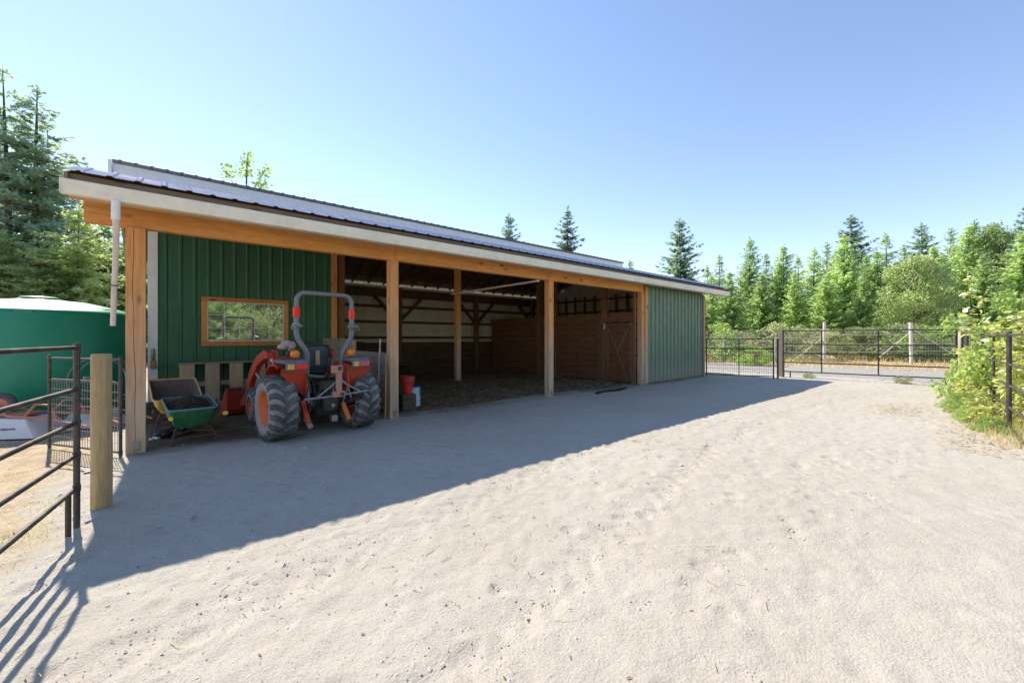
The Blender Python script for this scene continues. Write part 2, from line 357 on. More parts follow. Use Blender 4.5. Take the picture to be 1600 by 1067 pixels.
def arr_mesh(name, verts, k):
    """verts (n*k,3): n separate faces of k corners"""
    n = len(verts) // k; me = bpy.data.meshes.new(name)
    me.vertices.add(len(verts)); me.vertices.foreach_set('co', np.asarray(verts, dtype=np.float32).ravel())
    me.loops.add(n * k); me.loops.foreach_set('vertex_index', np.arange(n * k, dtype=np.int32))
    me.polygons.add(n); me.polygons.foreach_set('loop_start', np.arange(0, n * k, k, dtype=np.int32))
    me.update(calc_edges=True); return me
def link_mesh(name, me, mat, parent=None, loc=(0, 0, 0)):
    o = bpy.data.objects.new(name, me); COL.objects.link(o); o.location = loc
    if mat and not me.materials: me.materials.append(M[mat])
    if parent is not None: o.parent = parent
    return o

# ------------------------------------------------------------------ ground
rng = np.random.default_rng(3)
def vnoise(x, y, f, seed):
    """smooth value noise"""
    x = x * f + seed * 17.3; y = y * f + seed * 9.1
    xi = np.floor(x).astype(np.int64); yi = np.floor(y).astype(np.int64); xf = x - xi; yf = y - yi
    def h(a, b):
        k = (a * 374761393 + b * 668265263 + seed * 69069) & 0x7fffffff
        k = ((k ^ (k >> 13)) * 1274126177) & 0x7fffffff
        return (k ^ (k >> 16)) % 10007 / 10007.0
    u = xf * xf * (3 - 2 * xf); v = yf * yf * (3 - 2 * yf)
    return (h(xi, yi) * (1 - u) + h(xi + 1, yi) * u) * (1 - v) + (h(xi, yi + 1) * (1 - u) + h(xi + 1, yi + 1) * u) * v
def axis_pts(dense, lo, hi):
    pts = []
    for a, b, st in dense: pts += list(np.arange(a, b, st))
    p = dense[-1][1]; st = dense[-1][2]; right = []
    while p < hi: right.append(p); st *= 1.22; p += st
    p = dense[0][0]; st = dense[0][2]; left = []
    while p > lo: st *= 1.22; p -= st; left.append(p)
    return np.array(left[::-1] + pts + right)
gx = axis_pts([(-6, -2.6, .09), (-2.6, 7.0, .028), (7.0, 12, .05), (12, 24, .12)], -900, 900)
gy = axis_pts([(-6, -1.2, .15), (-1.2, 0.6, .06), (0.6, 6.2, .028), (6.2, 8.2, .05), (8.2, 13, .12)], -900, 900)
GX, GY = np.meshgrid(gx, gy)
def ground_z(X, Y):
    z = (vnoise(X, Y, 0.35, 1) - .5) * .045 + (vnoise(X, Y, 1.3, 2) - .5) * .014
    z += (vnoise(X * .8 + Y * .5, Y * 1.6 - X * .6, 4.2, 3) - .5) * .009 + (vnoise(X, Y, 11, 4) - .5) * .009 + (vnoise(X, Y, 23, 5) - .5) * .007
    return z
GZ = ground_z(GX, GY)
# hoof prints: a rim pushed up, a shallow pit, a softer frog ridge
nh = 950
hx = rng.uniform(-1.6, 12, nh); hy = rng.uniform(-0.8, 6.6, nh); ha = rng.uniform(0, 6.28, nh); hr = rng.uniform(.055, .09, nh); hd = rng.uniform(.1, 1.0, nh) ** 1.5
for a, bb, an, r_, d_ in zip(hx, hy, ha, hr, hd):
    i0, i1 = np.searchsorted(gx, [a - .22, a + .22]); j0, j1 = np.searchsorted(gy, [bb - .22, bb + .22])
    if i1 <= i0 or j1 <= j0: continue
    dx = GX[j0:j1, i0:i1] - a; dy = GY[j0:j1, i0:i1] - bb; q = np.sqrt(dx * dx + dy * dy) / r_
    dirn = np.cos(np.arctan2(dy, dx) - an)
    GZ[j0:j1, i0:i1] += d_ * (-.020 * np.exp(-(q / .9) ** 4) + .010 * np.exp(-((q - 1.25) / .25) ** 2) * (.5 + .5 * dirn) + .010 * np.exp(-(q / .4) ** 2))
# tyre tracks from the gate to the open bay
def track(X, Y, off):
    yy = 3.2 + 0.9 * np.sin((X - 2) * .22) + off
    d = Y - yy; band = np.exp(-(d / .17) ** 4)
    return band * (-.008 + .007 * np.sign(np.sin(X * 26 + np.abs(d) * 22)) * .6)
GZ += track(GX, GY, 0) + track(GX, GY, -1.35)
dist = np.hypot(GX - 3, GY - 3)
GZ *= np.clip(1.4 - dist / 60, 0, 1)
far = np.clip((np.hypot(GX, GY) - 60) / 400, 0, 1)
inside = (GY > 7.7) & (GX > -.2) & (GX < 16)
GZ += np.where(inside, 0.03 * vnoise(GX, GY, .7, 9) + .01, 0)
GZ -= .02 * np.exp(-((GX - 20) / 1.2) ** 2)
ny, nx = GX.shape
verts = np.stack([GX.ravel(), GY.ravel(), GZ.ravel()], 1)
ii = np.arange(nx * ny).reshape(ny, nx)
quads = np.stack([ii[:-1, :-1].ravel(), ii[:-1, 1:].ravel(), ii[1:, 1:].ravel(), ii[1:, :-1].ravel()], 1)
me = bpy.data.meshes.new('ground'); me.vertices.add(len(verts)); me.vertices.foreach_set('co', verts.astype(np.float32).ravel())
me.loops.add(quads.size); me.loops.foreach_set('vertex_index', quads.astype(np.int32).ravel())
me.polygons.add(len(quads)); me.polygons.foreach_set('loop_start', np.arange(0, quads.size, 4, dtype=np.int32)); me.update(calc_edges=True)
me.shade_smooth()
wob = (vnoise(GX, GY, .8, 21) - .5) * .9 + (vnoise(GX, GY, 3, 22) - .5) * .4
yard = np.clip((-.75 - GX + wob * .7) / .35, 0, 1) * (GY < 30)
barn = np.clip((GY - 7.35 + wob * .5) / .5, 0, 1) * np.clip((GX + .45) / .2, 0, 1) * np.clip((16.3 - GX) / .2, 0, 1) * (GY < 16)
grav = np.clip((GX - 19.6 + wob) / .8, 0, 1)
fieldm = np.clip((GX + .15 * GY - 27.0 + wob * 1.2) / 1.6, 0, 1)
fieldm = np.maximum(fieldm, np.clip((GY - 19 + wob) / 2, 0, 1)); fieldm = np.maximum(fieldm, np.clip((-2.2 - GY + wob) / 1.5, 0, 1)); fieldm = np.maximum(fieldm, np.clip((-5 - GX) / 2, 0, 1))
att = me.color_attributes.new('zone', 'FLOAT_COLOR', 'POINT')
att.data.foreach_set('color', np.stack([yard.ravel(), barn.ravel(), grav.ravel(), fieldm.ravel()], 1).astype(np.float32).ravel())
m, nt, b = new_mat('ground'); v = coords(nt)
at_n = N(nt, 'ShaderNodeAttribute'); at_n.attribute_name = 'zone'; sp = N(nt, 'ShaderNodeSeparateColor'); nt.links.new(at_n.outputs['Color'], sp.inputs[0])
n_big = noise(nt, v, 0.5, 5, 0.65); n_mid = noise(nt, v, 5, 8, 0.7); n_fine = noise(nt, v, 60, 6, 0.75); n_grit = noise(nt, v, 260, 2, 0.5)
sand = ramp(nt, n_big, [(0.3, (0.40, 0.352, 0.285)), (0.52, (0.455, 0.415, 0.35)), (0.72, (0.49, 0.46, 0.40))])
sand = mix(nt, ramp(nt, noise(nt, v, .17, 4, .6), [(0.42, 0.0), (0.62, .55)]), sand, (0.475, 0.455, 0.415))
sand = mix(nt, ramp(nt, n_mid, [(0.4, 0.0), (0.66, 0.7)]), sand, (0.40, 0.365, 0.32))
sand = mix(nt, ramp(nt, n_fine, [(0.34, 0.6), (0.5, 0.0)]), sand, (0.30, 0.28, 0.26))
sand = mix(nt, ramp(nt, n_grit, [(0.5, 0.0), (0.68, 0.55)]), sand, (0.66, 0.64, 0.60))
vo = N(nt, 'ShaderNodeTexVoronoi'); vo.inputs['Scale'].default_value = 34; nt.links.new(v, vo.inputs['Vector'])
spk = ramp(nt, vo.outputs['Distance'], [(0.10, 0.75), (0.22, 0.0)]); sel = ramp(nt, noise(nt, v, 9, 3, .6), [(0.50, 0.0), (0.60, 1.0)])
sm_ = N(nt, 'ShaderNodeMath', operation='MULTIPLY'); nt.links.new(spk, sm_.inputs[0]); nt.links.new(sel, sm_.inputs[1])
sand = mix(nt, sm_.outputs[0], sand, (0.20, 0.18, 0.165))
yc = ramp(nt, n_mid, [(0.3, (0.34, 0.26, 0.16)), (0.5, (0.50, 0.40, 0.28)), (0.7, (0.60, 0.52, 0.40))])
yc = mix(nt, ramp(nt, n_fine, [(0.38, 0.6), (0.52, 0.0)]), yc, (0.24, 0.19, 0.12))
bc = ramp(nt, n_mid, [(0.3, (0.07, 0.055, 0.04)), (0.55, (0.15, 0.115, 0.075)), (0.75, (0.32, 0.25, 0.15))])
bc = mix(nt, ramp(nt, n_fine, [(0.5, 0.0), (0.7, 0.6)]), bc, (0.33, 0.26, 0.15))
gc = ramp(nt, n_fine, [(0.3, (0.25, 0.24, 0.225)), (0.6, (0.38, 0.365, 0.34))])
fc = ramp(nt, n_mid, [(0.3, (0.20, 0.17, 0.08)), (0.45, (0.40, 0.29, 0.19)), (0.7, (0.46, 0.34, 0.20))])
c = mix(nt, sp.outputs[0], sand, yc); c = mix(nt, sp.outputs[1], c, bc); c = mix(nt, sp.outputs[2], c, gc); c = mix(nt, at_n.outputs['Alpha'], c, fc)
nt.links.new(c, b.inputs['Base Color']); b.inputs['Roughness'].default_value = 0.95; b.inputs['Specular IOR Level'].default_value = 0.15
p1 = bump(nt, b, n_mid, 0.5, 0.05)
p2 = bump(nt, b, noise(nt, v, 75, 3, .5), 0.5, 0.012, p1); bump(nt, b, n_grit, 0.5, 0.006, p2)
M['ground'] = m
g = link_mesh('ground', me, 'ground'); tag(g, kind='structure')

def scatter_tris(name, n, xr, yr, fn, mat, label, cat, size, tall=0.0, keep=None, seed=1, flat=True):
    """many tiny three-sided bits lying on the ground, joined as stuff"""
    r = np.random.default_rng(seed); x = r.uniform(*xr, n); y = r.uniform(*yr, n)
    if keep is not None: k = keep(x, y, r); x = x[k]; y = y[k]
    n = len(x); z = ground_z(x, y) + 0.004; return x, y, z, r
def straw_bits(name, x, y, z, r, mat, lmin, lmax, wd, rise=0.15):
    n = len(x); a = r.uniform(0, 6.28, n); L = r.uniform(lmin, lmax, n); t = r.uniform(-rise, rise, n)
    dx = np.cos(a) * L / 2; dy = np.sin(a) * L / 2; dz = np.abs(t) * L / 2; px = -np.sin(a) * wd; py = np.cos(a) * wd
    V = np.zeros((n, 4, 3))
    V[:, 0] = np.stack([x - dx - px, y - dy - py, z], 1); V[:, 1] = np.stack([x + dx - px, y + dy - py, z + dz], 1)
    V[:, 2] = np.stack([x + dx + px, y + dy + py, z + dz + .001], 1); V[:, 3] = np.stack([x - dx + px, y - dy + py, z + .001], 1)
    return link_mesh(name, arr_mesh(name, V.reshape(-1, 3), 4), mat)
def pebbles(name, x, y, z, r, mat, smin, smax):
    n = len(x); s = smin + (smax - smin) * r.random(n) ** 3
    base = np.array([(1, 0, 0), (0, 1, 0), (-1, 0, 0), (0, -1, 0), (0, 0, 1), (0, 0, -1)], float)
    fs = np.array([(0, 1, 4), (1, 2, 4), (2, 3, 4), (3, 0, 4), (1, 0, 5), (2, 1, 5), (3, 2, 5), (0, 3, 5)])
    P = base[None] * (s[:, None, None] * r.uniform(.55, 1.3, (n, 6, 1))); P[:, :, 2] *= .55
    a = r.uniform(0, 6.28, n); ca, sa = np.cos(a)[:, None], np.sin(a)[:, None]
    Q = P.copy(); Q[:, :, 0] = P[:, :, 0] * ca - P[:, :, 1] * sa + x[:, None]; Q[:, :, 1] = P[:, :, 0] * sa + P[:, :, 1] * ca + y[:, None]; Q[:, :, 2] += z[:, None]
    return link_mesh(name, arr_mesh(name, Q[:, fs].reshape(-1, 3), 3), mat)
x, y, z, r_ = scatter_tris('', 13000, (-2, 17), (.6, 8), None, None, '', '', 0, seed=5)
tag(pebbles('gravel', x, y, z - .004, r_, 'stone', .003, .016), 'loose grey gravel sprinkled over the sandy yard', 'gravel', kind='stuff')
x, y, z, r_ = scatter_tris('', 130, (-1.5, 9), (1.6, 7), None, None, '', '', 0, seed=26)
tag(pebbles('stones', x, y, z - .006, r_, 'stone', .012, .032), 'scattered larger grey stones lying on the sandy yard', 'stones', kind='stuff')
x, y, z, r_ = scatter_tris('', 34000, (-1.6, 8), (.6, 6), None, None, '', '', 0, seed=25)
tag(pebbles('grit', x, y, z - .004, r_, 'stone', .0018, .0075), 'fine grey grit over the near part of the sandy yard', 'grit', kind='stuff')
x, y, z, r_ = scatter_tris('', 3500, (19.5, 30), (-2, 12), None, None, '', '', 0, seed=6)
tag(pebbles('gravel', x, y, z, r_, 'stone', .01, .04), 'grey gravel on the lane beyond the wide gate', 'gravel', kind='stuff')
x, y, z, r_ = scatter_tris('', 1500, (-1.5, 16), (.8, 7.4), None, None, '', '', 0, seed=8)
tag(straw_bits('straw_litter', x, y, z, r_, 'straw', .02, .10, .002), 'stray bits of straw blown over the sunlit yard', 'straw', kind='stuff')
x, y, z, r_ = scatter_tris('', 420, (-.5, 16), (.8, 7.0), None, None, '', '', 0, seed=9)
tag(straw_bits('leaf_litter', x, y, z, r_, 'deadleaf', .01, .03, .004, .4), 'small brown dead leaves scattered across the pale yard', 'leaves', kind='stuff')
x, y, z, r_ = scatter_tris('', 26000, (3.5, 16), (7.2, 15.5), None, None, '', '', 0, seed=10, keep=lambda x, y, r: r.random(len(x)) < np.clip((y - 7.2) * .5 + .15, 0, 1) * (.35 + vnoise(x, y, 1.1, 31)))
tag(straw_bits('straw_bedding', x, y, z + .045, r_, 'straw', .05, .22, .004, .5), 'trampled straw bedding on the dark barn floor', 'straw', kind='stuff')
cx0, cy0 = 11.6, .95
x, y, z, r_ = scatter_tris('', 9500, (8.2, 16.5), (-.6, 2.6), None, None, '', '', 0, seed=11, keep=lambda x, y, r: r.random(len(x)) < np.maximum(np.exp(-((x - 12.1) / 1.1) ** 2 - ((y - 1.35) / .38) ** 2), .8 * np.exp(-((y - .25 - .05 * (x - 11)) / .35) ** 2)))
tag(straw_bits('fallen_leaves', x, y, z + .01, r_, 'straw', .03, .11, .005, .4), 'drift of tan straw and dry leaves below the brambles', 'straw', kind='stuff')
def blades(name, x, y, z, r, mat, hmin, hmax, wd):
    n = len(x); a = r.uniform(0, 6.28, n); h = r.uniform(hmin, hmax, n); lx = r.normal(0, .35, n) * h; ly = r.normal(0, .35, n) * h
    V = np.zeros((n, 3, 3)); px = np.cos(a) * wd; py = np.sin(a) * wd
    V[:, 0] = np.stack([x - px, y - py, z - .01], 1); V[:, 1] = np.stack([x + px, y + py, z - .01], 1); V[:, 2] = np.stack([x + lx, y + ly, z + h], 1)
    return link_mesh(name, arr_mesh(name, V.reshape(-1, 3), 3), mat)
x, y, z, r_ = scatter_tris('', 16000, (-6, -.6), (1.2, 7.5), None, None, '', '', 0, seed=12, keep=lambda x, y, r: (r.random(len(x)) < (vnoise(x, y, 1.6, 41) - .45) * 2.2) & (x < -.75 + .2 * r.standard_normal(len(x)) ))
tag(blades('dry_grass', x, y, z, r_, 'drygrass', .01, .05, .002), 'short dry grass in the tan yard left of the panel', 'grass', kind='stuff')
x, y, z, r_ = scatter_tris('', 3000, (-1.6, -.3), (2.8, 7.6), None, None, '', '', 0, seed=13, keep=lambda x, y, r: r.random(len(x)) < np.exp(-((x + .85 + .1 * (4.86 - y)) / .12) ** 2) * (vnoise(x, y, 2.6, 43) > .45) + .8 * np.exp(-((x + .5) / .1) ** 2 - ((y - 7.0) / .3) ** 2))
tag(blades('green_grass', x, y, z, r_, 'greengrass', .02, .09, .003), 'sparse green grass along the foot of the corral panel', 'grass', kind='stuff')
x, y, z, r_ = scatter_tris('', 60000, (22, 60), (-22, 26), None, None, '', '', 0, seed=14, keep=lambda x, y, r: (x + .15 * y > 26.5) & (r.random(len(x)) < .25 + .9 * (vnoise(x, y, .5, 44) - .4)))
tag(blades('pasture_grass', x, y, z, r_, 'drygrass', .08, .42, .02), 'dry tan pasture grass behind the white-post fence', 'grass', kind='stuff')

# ------------------------------------------------------------------ barn
RIB = 0.263
def ribbed(O, U, V, Nn, width, length, pitch=RIB, rh=0.02, minor=False):
    """one ribbed metal sheet: width along U, ribs run along V, ribs stand out along Nn"""
    O, U, V, Nn = Vector(O), Vector(U), Vector(V), Vector(Nn); prof = []; u = 0.0
    n = max(1, round(width / pitch)); p = width / n
    for i in range(n):
        u = i * p
        prof += [(u, 0), (u + p * .36, 0), (u + p * .44, rh), (u + p * .58, rh), (u + p * .66, 0)]
        if minor: prof += [(u + p * .82, 0), (u + p * .85, rh * .18), (u + p * .88, 0)]
    prof.append((width, 0)); k = len(prof); mb = MB()
    vs = [O + U * a + Nn * h for a, h in prof] + [O + U * a + Nn * h + V * length for a, h in prof]
    t = Nn * -0.004
    vs += [v + t for v in vs]
    fs = [(i, i + 1, i + 1 + k, i + k) for i in range(k - 1)] + [(i + 2 * k, i + 3 * k, i + 1 + 3 * k, i + 1 + 2 * k) for i in range(k - 1)]
    fs += [(i, i + 2 * k, i + 1 + 2 * k, i + 1) for i in range(k - 1)] + [(i + k, i + 1 + k, i + 1 + 3 * k, i + 3 * k) for i in range(k - 1)]
    return mb.add(vs, fs)
barn = thing('barn', 'long green and timber pole barn with open bays and a raised white-edged roof', 'barn', (8, 7.5, 0))
S0, S1 = -0.9, 17.5           # roof ends
POSTS = [-0.30, 3.37, 7.68, 11.98]
YF = 7.56                     # centre line of the front posts
for i, s in enumerate(POSTS):
    wd = .17 if i else .2
    mb = MB()
    if i == 0:   # one heavy timber with a long drying check down its face
        rws = 60; cols = [-.1, -.05, -.022, -.003, .0, .003, .03, .1]; vs = []
        for r_i in range(rws + 1):
            z = 3.038 * r_i / rws; cc = -.015 + .012 * math.sin(z * 2.1) + .005 * math.sin(z * 7.7)
            for q, u in enumerate(cols): vs.append((s + (u if q in (0, 7) else cc + u), YF - .0825 + (.02 if q == 4 else 0) + (.0012 * math.sin(z * 9 + q)), z))
        nc = len(cols); mb.add(vs, [(r_i * nc + q, r_i * nc + q + 1, (r_i + 1) * nc + q + 1, (r_i + 1) * nc + q) for r_i in range(rws) for q in range(nc - 1)])
        mb.span((s - .1, YF - .0835 + .004, 0), (s - .099, YF + .083, 3.038)); mb.span((s + .099, YF - .0835 + .004, 0), (s + .1, YF + .083, 3.038)); mb.span((s - .098, YF + .08, 0), (s + .098, YF + .083, 3.038))
    else:        # laminated timber: three plies with fine joints
        for k in range(3): x0 = s - wd / 2 + wd * k / 3; mb.box((x0 + wd / 6, YF, 1.52), (wd / 3 - .0012, .165 - .001 * (k % 2), 3.036), None, .002)
    p = mb.build('post', 'post', barn)
    MB().box((s + .01, YF - .088, .10), (.075, .008, .13)).build('base_plate', 'steel', p)
# front beam in three lengths
for a, bb in ((-.79, POSTS[1] + .02), (POSTS[1] + .024, POSTS[2] + .0), (POSTS[2] + .004, 12.03)):
    MB().span((a, YF - .075, 3.04), (bb, YF + .075, 3.375), .006).build('beam', 'beam', barn)
# eave: soffit strip, fascia board, gutter, downspout
MB().span((S0 + .03, 7.068, 3.225), (S1 - .05, 7.19, 3.25)).build('soffit', 'soffit', barn)
for a in np.arange(S0 + .02, S1 - .3, 3.74): MB().span((a, 7.072, 3.262), (min(a + 3.735, S1 - .02), 7.112, 3.50)).build('fascia_board', 'fascia', barn)
gut = [(6.955, 3.40), (6.95, 3.395), (6.965, 3.30), (6.985, 3.235), (7.068, 3.235), (7.068, 3.40), (7.062, 3.40), (7.062, 3.243), (6.992, 3.243), (6.973, 3.30), (6.96, 3.40)]
gu = MB().prism(gut, 'x', S0 - .02, S1 - .02).build('gutter', 'gutter', barn)
for e in (S0 - .024, S1 - .016): MB().span((e - .004, 6.953, 3.236), (e + .004, 7.066, 3.40)).build('end_cap', 'gutter', gu)
ds = MB().tube([(-.46, 6.99, 3.24), (-.46, 6.985, 3.08), (-.455, 6.98, 2.9), (-.462, 6.985, 2.5), (-.475, 6.99, 2.1), (-.485, 6.99, 1.70)], [.040, .038, .034, .030, .028, .028], 10).build('downspout', 'downpipe', barn, True)
MB().tube([(-.46, 6.99, 3.238), (-.46, 6.987, 3.0)], .044, 10).build('outlet', 'white', ds, True)
MB().tube([(-.473, 6.99, 2.20), (-.474, 6.99, 2.185)], .032, 10).build('coupling', 'rustframe', ds, True)
# lean-to roof sheets: eave pitch, then shallower up to the clerestory wall
np_ = 18; pw = (S1 - S0) / np_
CR = Vector((0, .95, .335)); CR.normalize(); LO = Vector((0, 4.35, .95)); lo_len = LO.length; LO.normalize()
for i in range(np_):
    x0 = S0 + i * pw
    m1 = ribbed((x0, 6.99, 3.515), (1, 0, 0), CR, (0, -CR.z, CR.y), pw - .001, 1.0, RIB, .014)
    m2 = ribbed((x0, 7.935, 3.848), (1, 0, 0), LO, (0, -LO.z, LO.y), pw - .001, lo_len, RIB, .014)
    m1.add(m2.v, m2.f); m1.build('roof_sheet', 'roof', barn)
for x in (S0 + .005, S1 - .025):
    MB().bar((x + .01, 7.03, 3.44), (x + .01, 7.93, 3.73), .03, .12).build('barge_board', 'fascia', barn)
    MB().bar((x + .01, 7.93, 3.73), (x + .01, 12.25, 4.68), .03, .12).build('barge_board', 'fascia', barn)
# clerestory wall and upper roof falling to the back
U0, U1 = -.86, 17.75
for i in range(6):
    a = U0 + (U1 - U0) * i / 6; MB().span((a, 12.34, 4.45), (a + (U1 - U0) / 6 - .003, 12.38, 5.27), .002).build('clerestory_panel', 'white', barn)
for i in range(3): MB().span((U0 + i * 6.205, 12.235, 4.80), (U0 + i * 6.205 + 6.2, 12.336, 5.30), .004).build('upper_fascia', 'band', barn)
UP = Vector((0, 4.6, -1.85)); up_len = UP.length; UP.normalize(); nn = Vector((0, -UP.z, UP.y)); nn = Vector((0, 1.85, 4.6)).normalized()
for i in range(np_):
    x0 = U0 + i * (U1 - U0) / np_
    ribbed((x0, 12.12, 5.345), (1, 0, 0), UP, nn, (U1 - U0) / np_ - .001, up_len).build('upper_roof_sheet', 'roof2', barn)
mb = MB().prism([(12.13, 5.33), (12.34, 5.24), (12.34, 4.5), (12.22, 4.7)], 'x', U0 - .06, U0 - .004); mb.build('gable_return', 'white', barn)
# green wall behind the tractor (recessed bay)
YG = 12.2
gw = MB().span((-.28, YG + .03, 0), (3.72, YG + .07, .12)).build('green_wall', 'grey_x', barn)
WX0, WX1, WZ0, WZ1 = .67, 2.50, 1.36, 2.52
def wall_piece(x0, x1, z0, z1):
    ribbed((x0, YG, z0), (1, 0, 0), (0, 0, 1), (0, -1, 0), x1 - x0, z1 - z0, RIB, .022, True).build('siding_sheet', 'green', gw)
wall_piece(-.12, WX0, .12, 4.6); wall_piece(WX0, WX1, .12, WZ0); wall_piece(WX0, WX1, WZ1, 4.6); wall_piece(WX1, 3.60, .12, 4.6)
MB().span((-.29, YG - .035, .12), (-.12, YG + .02, 3.95), .004).build('corner_trim', 'white', gw)
MB().span((3.60, YG - .05, .0), (3.76, YG + .06, 4.6), .004).build('end_post', 'trimwood', gw)
win = MB().span((WX0 - .01, YG - .045, WZ0 - .01), (WX1 + .01, YG - .0, WZ0 + .105), .004).build('window', 'trimwood_h', barn)
MB().span((WX0 - .01, YG - .045, WZ1 - .095), (WX1 + .01, YG, WZ1 + .01), .004).build('frame', 'trimwood_h', win)
MB().span((WX0 - .01, YG - .043, WZ0 + .107), (WX0 + .10, YG, WZ1 - .097), .004).build('frame', 'trimwood', win)
MB().span((WX1 - .10, YG - .043, WZ0 + .107), (WX1 + .01, YG, WZ1 - .097), .004).build('frame', 'trimwood', win)
a0, a1, c0, c1 = WX0 + .102, WX1 - .102, WZ0 + .107, WZ1 - .097
mb = MB(); mb.span((a0, YG - .03, c0), (a1, YG - .012, c0 + .022)); mb.span((a0, YG - .03, c1 - .022), (a1, YG - .012, c1)); mb.span((a0, YG - .03, c0 + .023), (a0 + .022, YG - .012, c1 - .023)); mb.span((a1 - .022, YG - .03, c0 + .023), (a1, YG - .012, c1 - .023))
mb.build('sash', 'white', win)
for i in range(5):
    for j in range(3):
        xa = a0 + .022 + (a1 - a0 - .044) * i / 5; xb = a0 + .022 + (a1 - a0 - .044) * (i + 1) / 5; za = c0 + .022 + (c1 - c0 - .044) * j / 3; zb = c0 + .022 + (c1 - c0 - .044) * (j + 1) / 3
        MB().span((xa + .005, YG - .016, za + .005), (xb - .005, YG - .010, zb - .005)).build('pane', 'glass', win)
for i in range(1, 5):
    xa = a0 + .022 + (a1 - a0 - .044) * i / 5; MB().span((xa - .006, YG - .022, c0 + .023), (xa + .006, YG - .014, c1 - .023)).build('muntin', 'white', win)
for j in range(1, 3):
    za = c0 + .022 + (c1 - c0 - .044) * j / 3; MB().span((a0 + .023, YG - .0235, za - .005), (a1 - .023, YG - .0145, za + .005)).build('muntin', 'white', win)
# white downpipe-like latch post with padlock
lk = MB().tube([(-.2, YG - .05, 1.28), (-.2, YG - .085, 1.30), (-.2, YG - .085, 1.12), (-.2, YG - .06, 1.06)], .03, 8).build('hasp', 'steel', gw, True)
MB().span((-.245, YG - .11, .86), (-.15, YG - .05, 1.05), .01).build('padlock', 'brass', gw)
# left side and back of the closed room
for k in range(4):
    ribbed((-.25, 12.27 + k * .95, .12), (0, 1, 0), (0, 0, 1), (-1, 0, 0), .945, 4.3 - k * .45 if k else 4.5).build('side_sheet', 'green', barn)
# inner wall of the closed room (seen from the stall bay)
for j in range(14): MB().span((3.64, YG + .08, .05 + j * .27), (3.68, 15.8, .05 + j * .27 + .262), .003).build('board', 'dark_y', barn)
# green end wall on the facade
ew = MB().span((12.12, 7.53, 0), (16.25, 7.60, .10)).build('end_wall', 'grey_x', barn)
for k in range(4):
    x0 = 12.13 + k * 1.03; ribbed((x0, 7.50, .06), (1, 0, 0), (0, 0, 1), (0, -1, 0), 1.028, 3.34, 0.257, .032).build('siding_sheet', 'green2', ew)
MB().span((12.07, 7.44, .02), (12.20, 7.50, 3.235), .004).build('corner_trim', 'post', ew)
MB().span((16.25, 7.47, .0), (16.33, 7.60, 3.235), .004).build('corner_trim', 'fascia', ew)
MB().span((16.335, 7.49, .0), (16.46, 7.62, 3.2), .004).build('corner_post', 'trimwood', ew)
# inside of the far end wall: cream sheets, girts and studs
fw = MB().span((16.20, 7.62, 0), (16.24, 15.9, .12)).build('far_wall', 'grey_y', barn)
for k in range(8):
    y0 = 7.62 + k * 1.035; zt = 3.75 + .22 * (y0 - 7.6) if y0 < 12 else 5.2 - .40 * (y0 - 12.0)
    ribbed((16.24, y0, .12), (0, 1, 0), (0, 0, 1), (-1, 0, 0), 1.033, min(zt, 4.9) - .2).build('lining_sheet', 'cream', fw)
for z in (.7, 1.4, 2.1, 2.75, 3.35): MB().span((16.12, 7.65, z), (16.21, 15.7, z + .09), .003).build('girt', 'dark_y', fw)
for y in np.arange(7.7, 15.6, .62): MB().span((16.04, y, 0), (16.115, y + .09, 3.6), .003).build('stud', 'dark_z', fw)
ribbed((16.28, 7.62, .1), (0, 1, 0), (0, 0, 1), (1, 0, 0), 8.2, 3.3).build('outer_siding', 'green2', barn)
# back wall
YB = 15.8
bw = MB().span((3.7, YB - .03, 0), (16.2, YB + .02, .10)).build('back_wall', 'grey_x', barn)
for k in range(12):
    ribbed((3.7 + k * 1.043, YB + .0, .10), (1, 0, 0), (0, 0, 1), (0, -1, 0), 1.041, 3.52).build('lining_sheet', 'cream', bw)
ribbed((-.25, YB + .08, .10), (1, 0, 0), (0, 0, 1), (0, 1, 0), 16.5, 3.45).build('outer_siding', 'green2', barn)
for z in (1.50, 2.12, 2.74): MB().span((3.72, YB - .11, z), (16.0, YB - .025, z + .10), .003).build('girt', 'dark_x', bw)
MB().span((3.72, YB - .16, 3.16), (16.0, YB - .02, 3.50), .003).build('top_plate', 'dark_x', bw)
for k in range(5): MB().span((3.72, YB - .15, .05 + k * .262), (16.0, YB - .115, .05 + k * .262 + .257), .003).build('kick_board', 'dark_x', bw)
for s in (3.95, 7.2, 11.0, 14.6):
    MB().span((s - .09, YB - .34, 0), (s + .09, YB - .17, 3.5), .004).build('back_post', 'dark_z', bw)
    for sg in (-1, 1):
        if s < 4 and sg < 0: continue
        MB().bar((s + sg * .09, YB - .25, 2.25), (s + sg * 1.0, YB - .25, 3.16), .09, .13, (0, 1, 0)).build('knee_brace', 'dark_x', bw)
# inner posts under the clerestory, beam over them
for s in (3.9, 7.9, 12.1):
    MB().box((s, 12.30, 2.1), (.18, .18, 4.2), None, .006).build('inner_post', 'dark_z' if s != 7.9 else 'post', barn)
MB().span((3.78, 12.22, 4.22), (16.1, 12.31, 4.5), .004).build('clerestory_beam', 'dark_x', barn)
MB().tube([(7.36, 7.62, 3.02), (7.40, 11.9, 3.02)], .028, 8).build('tie_pipe', 'gutter', barn, True)
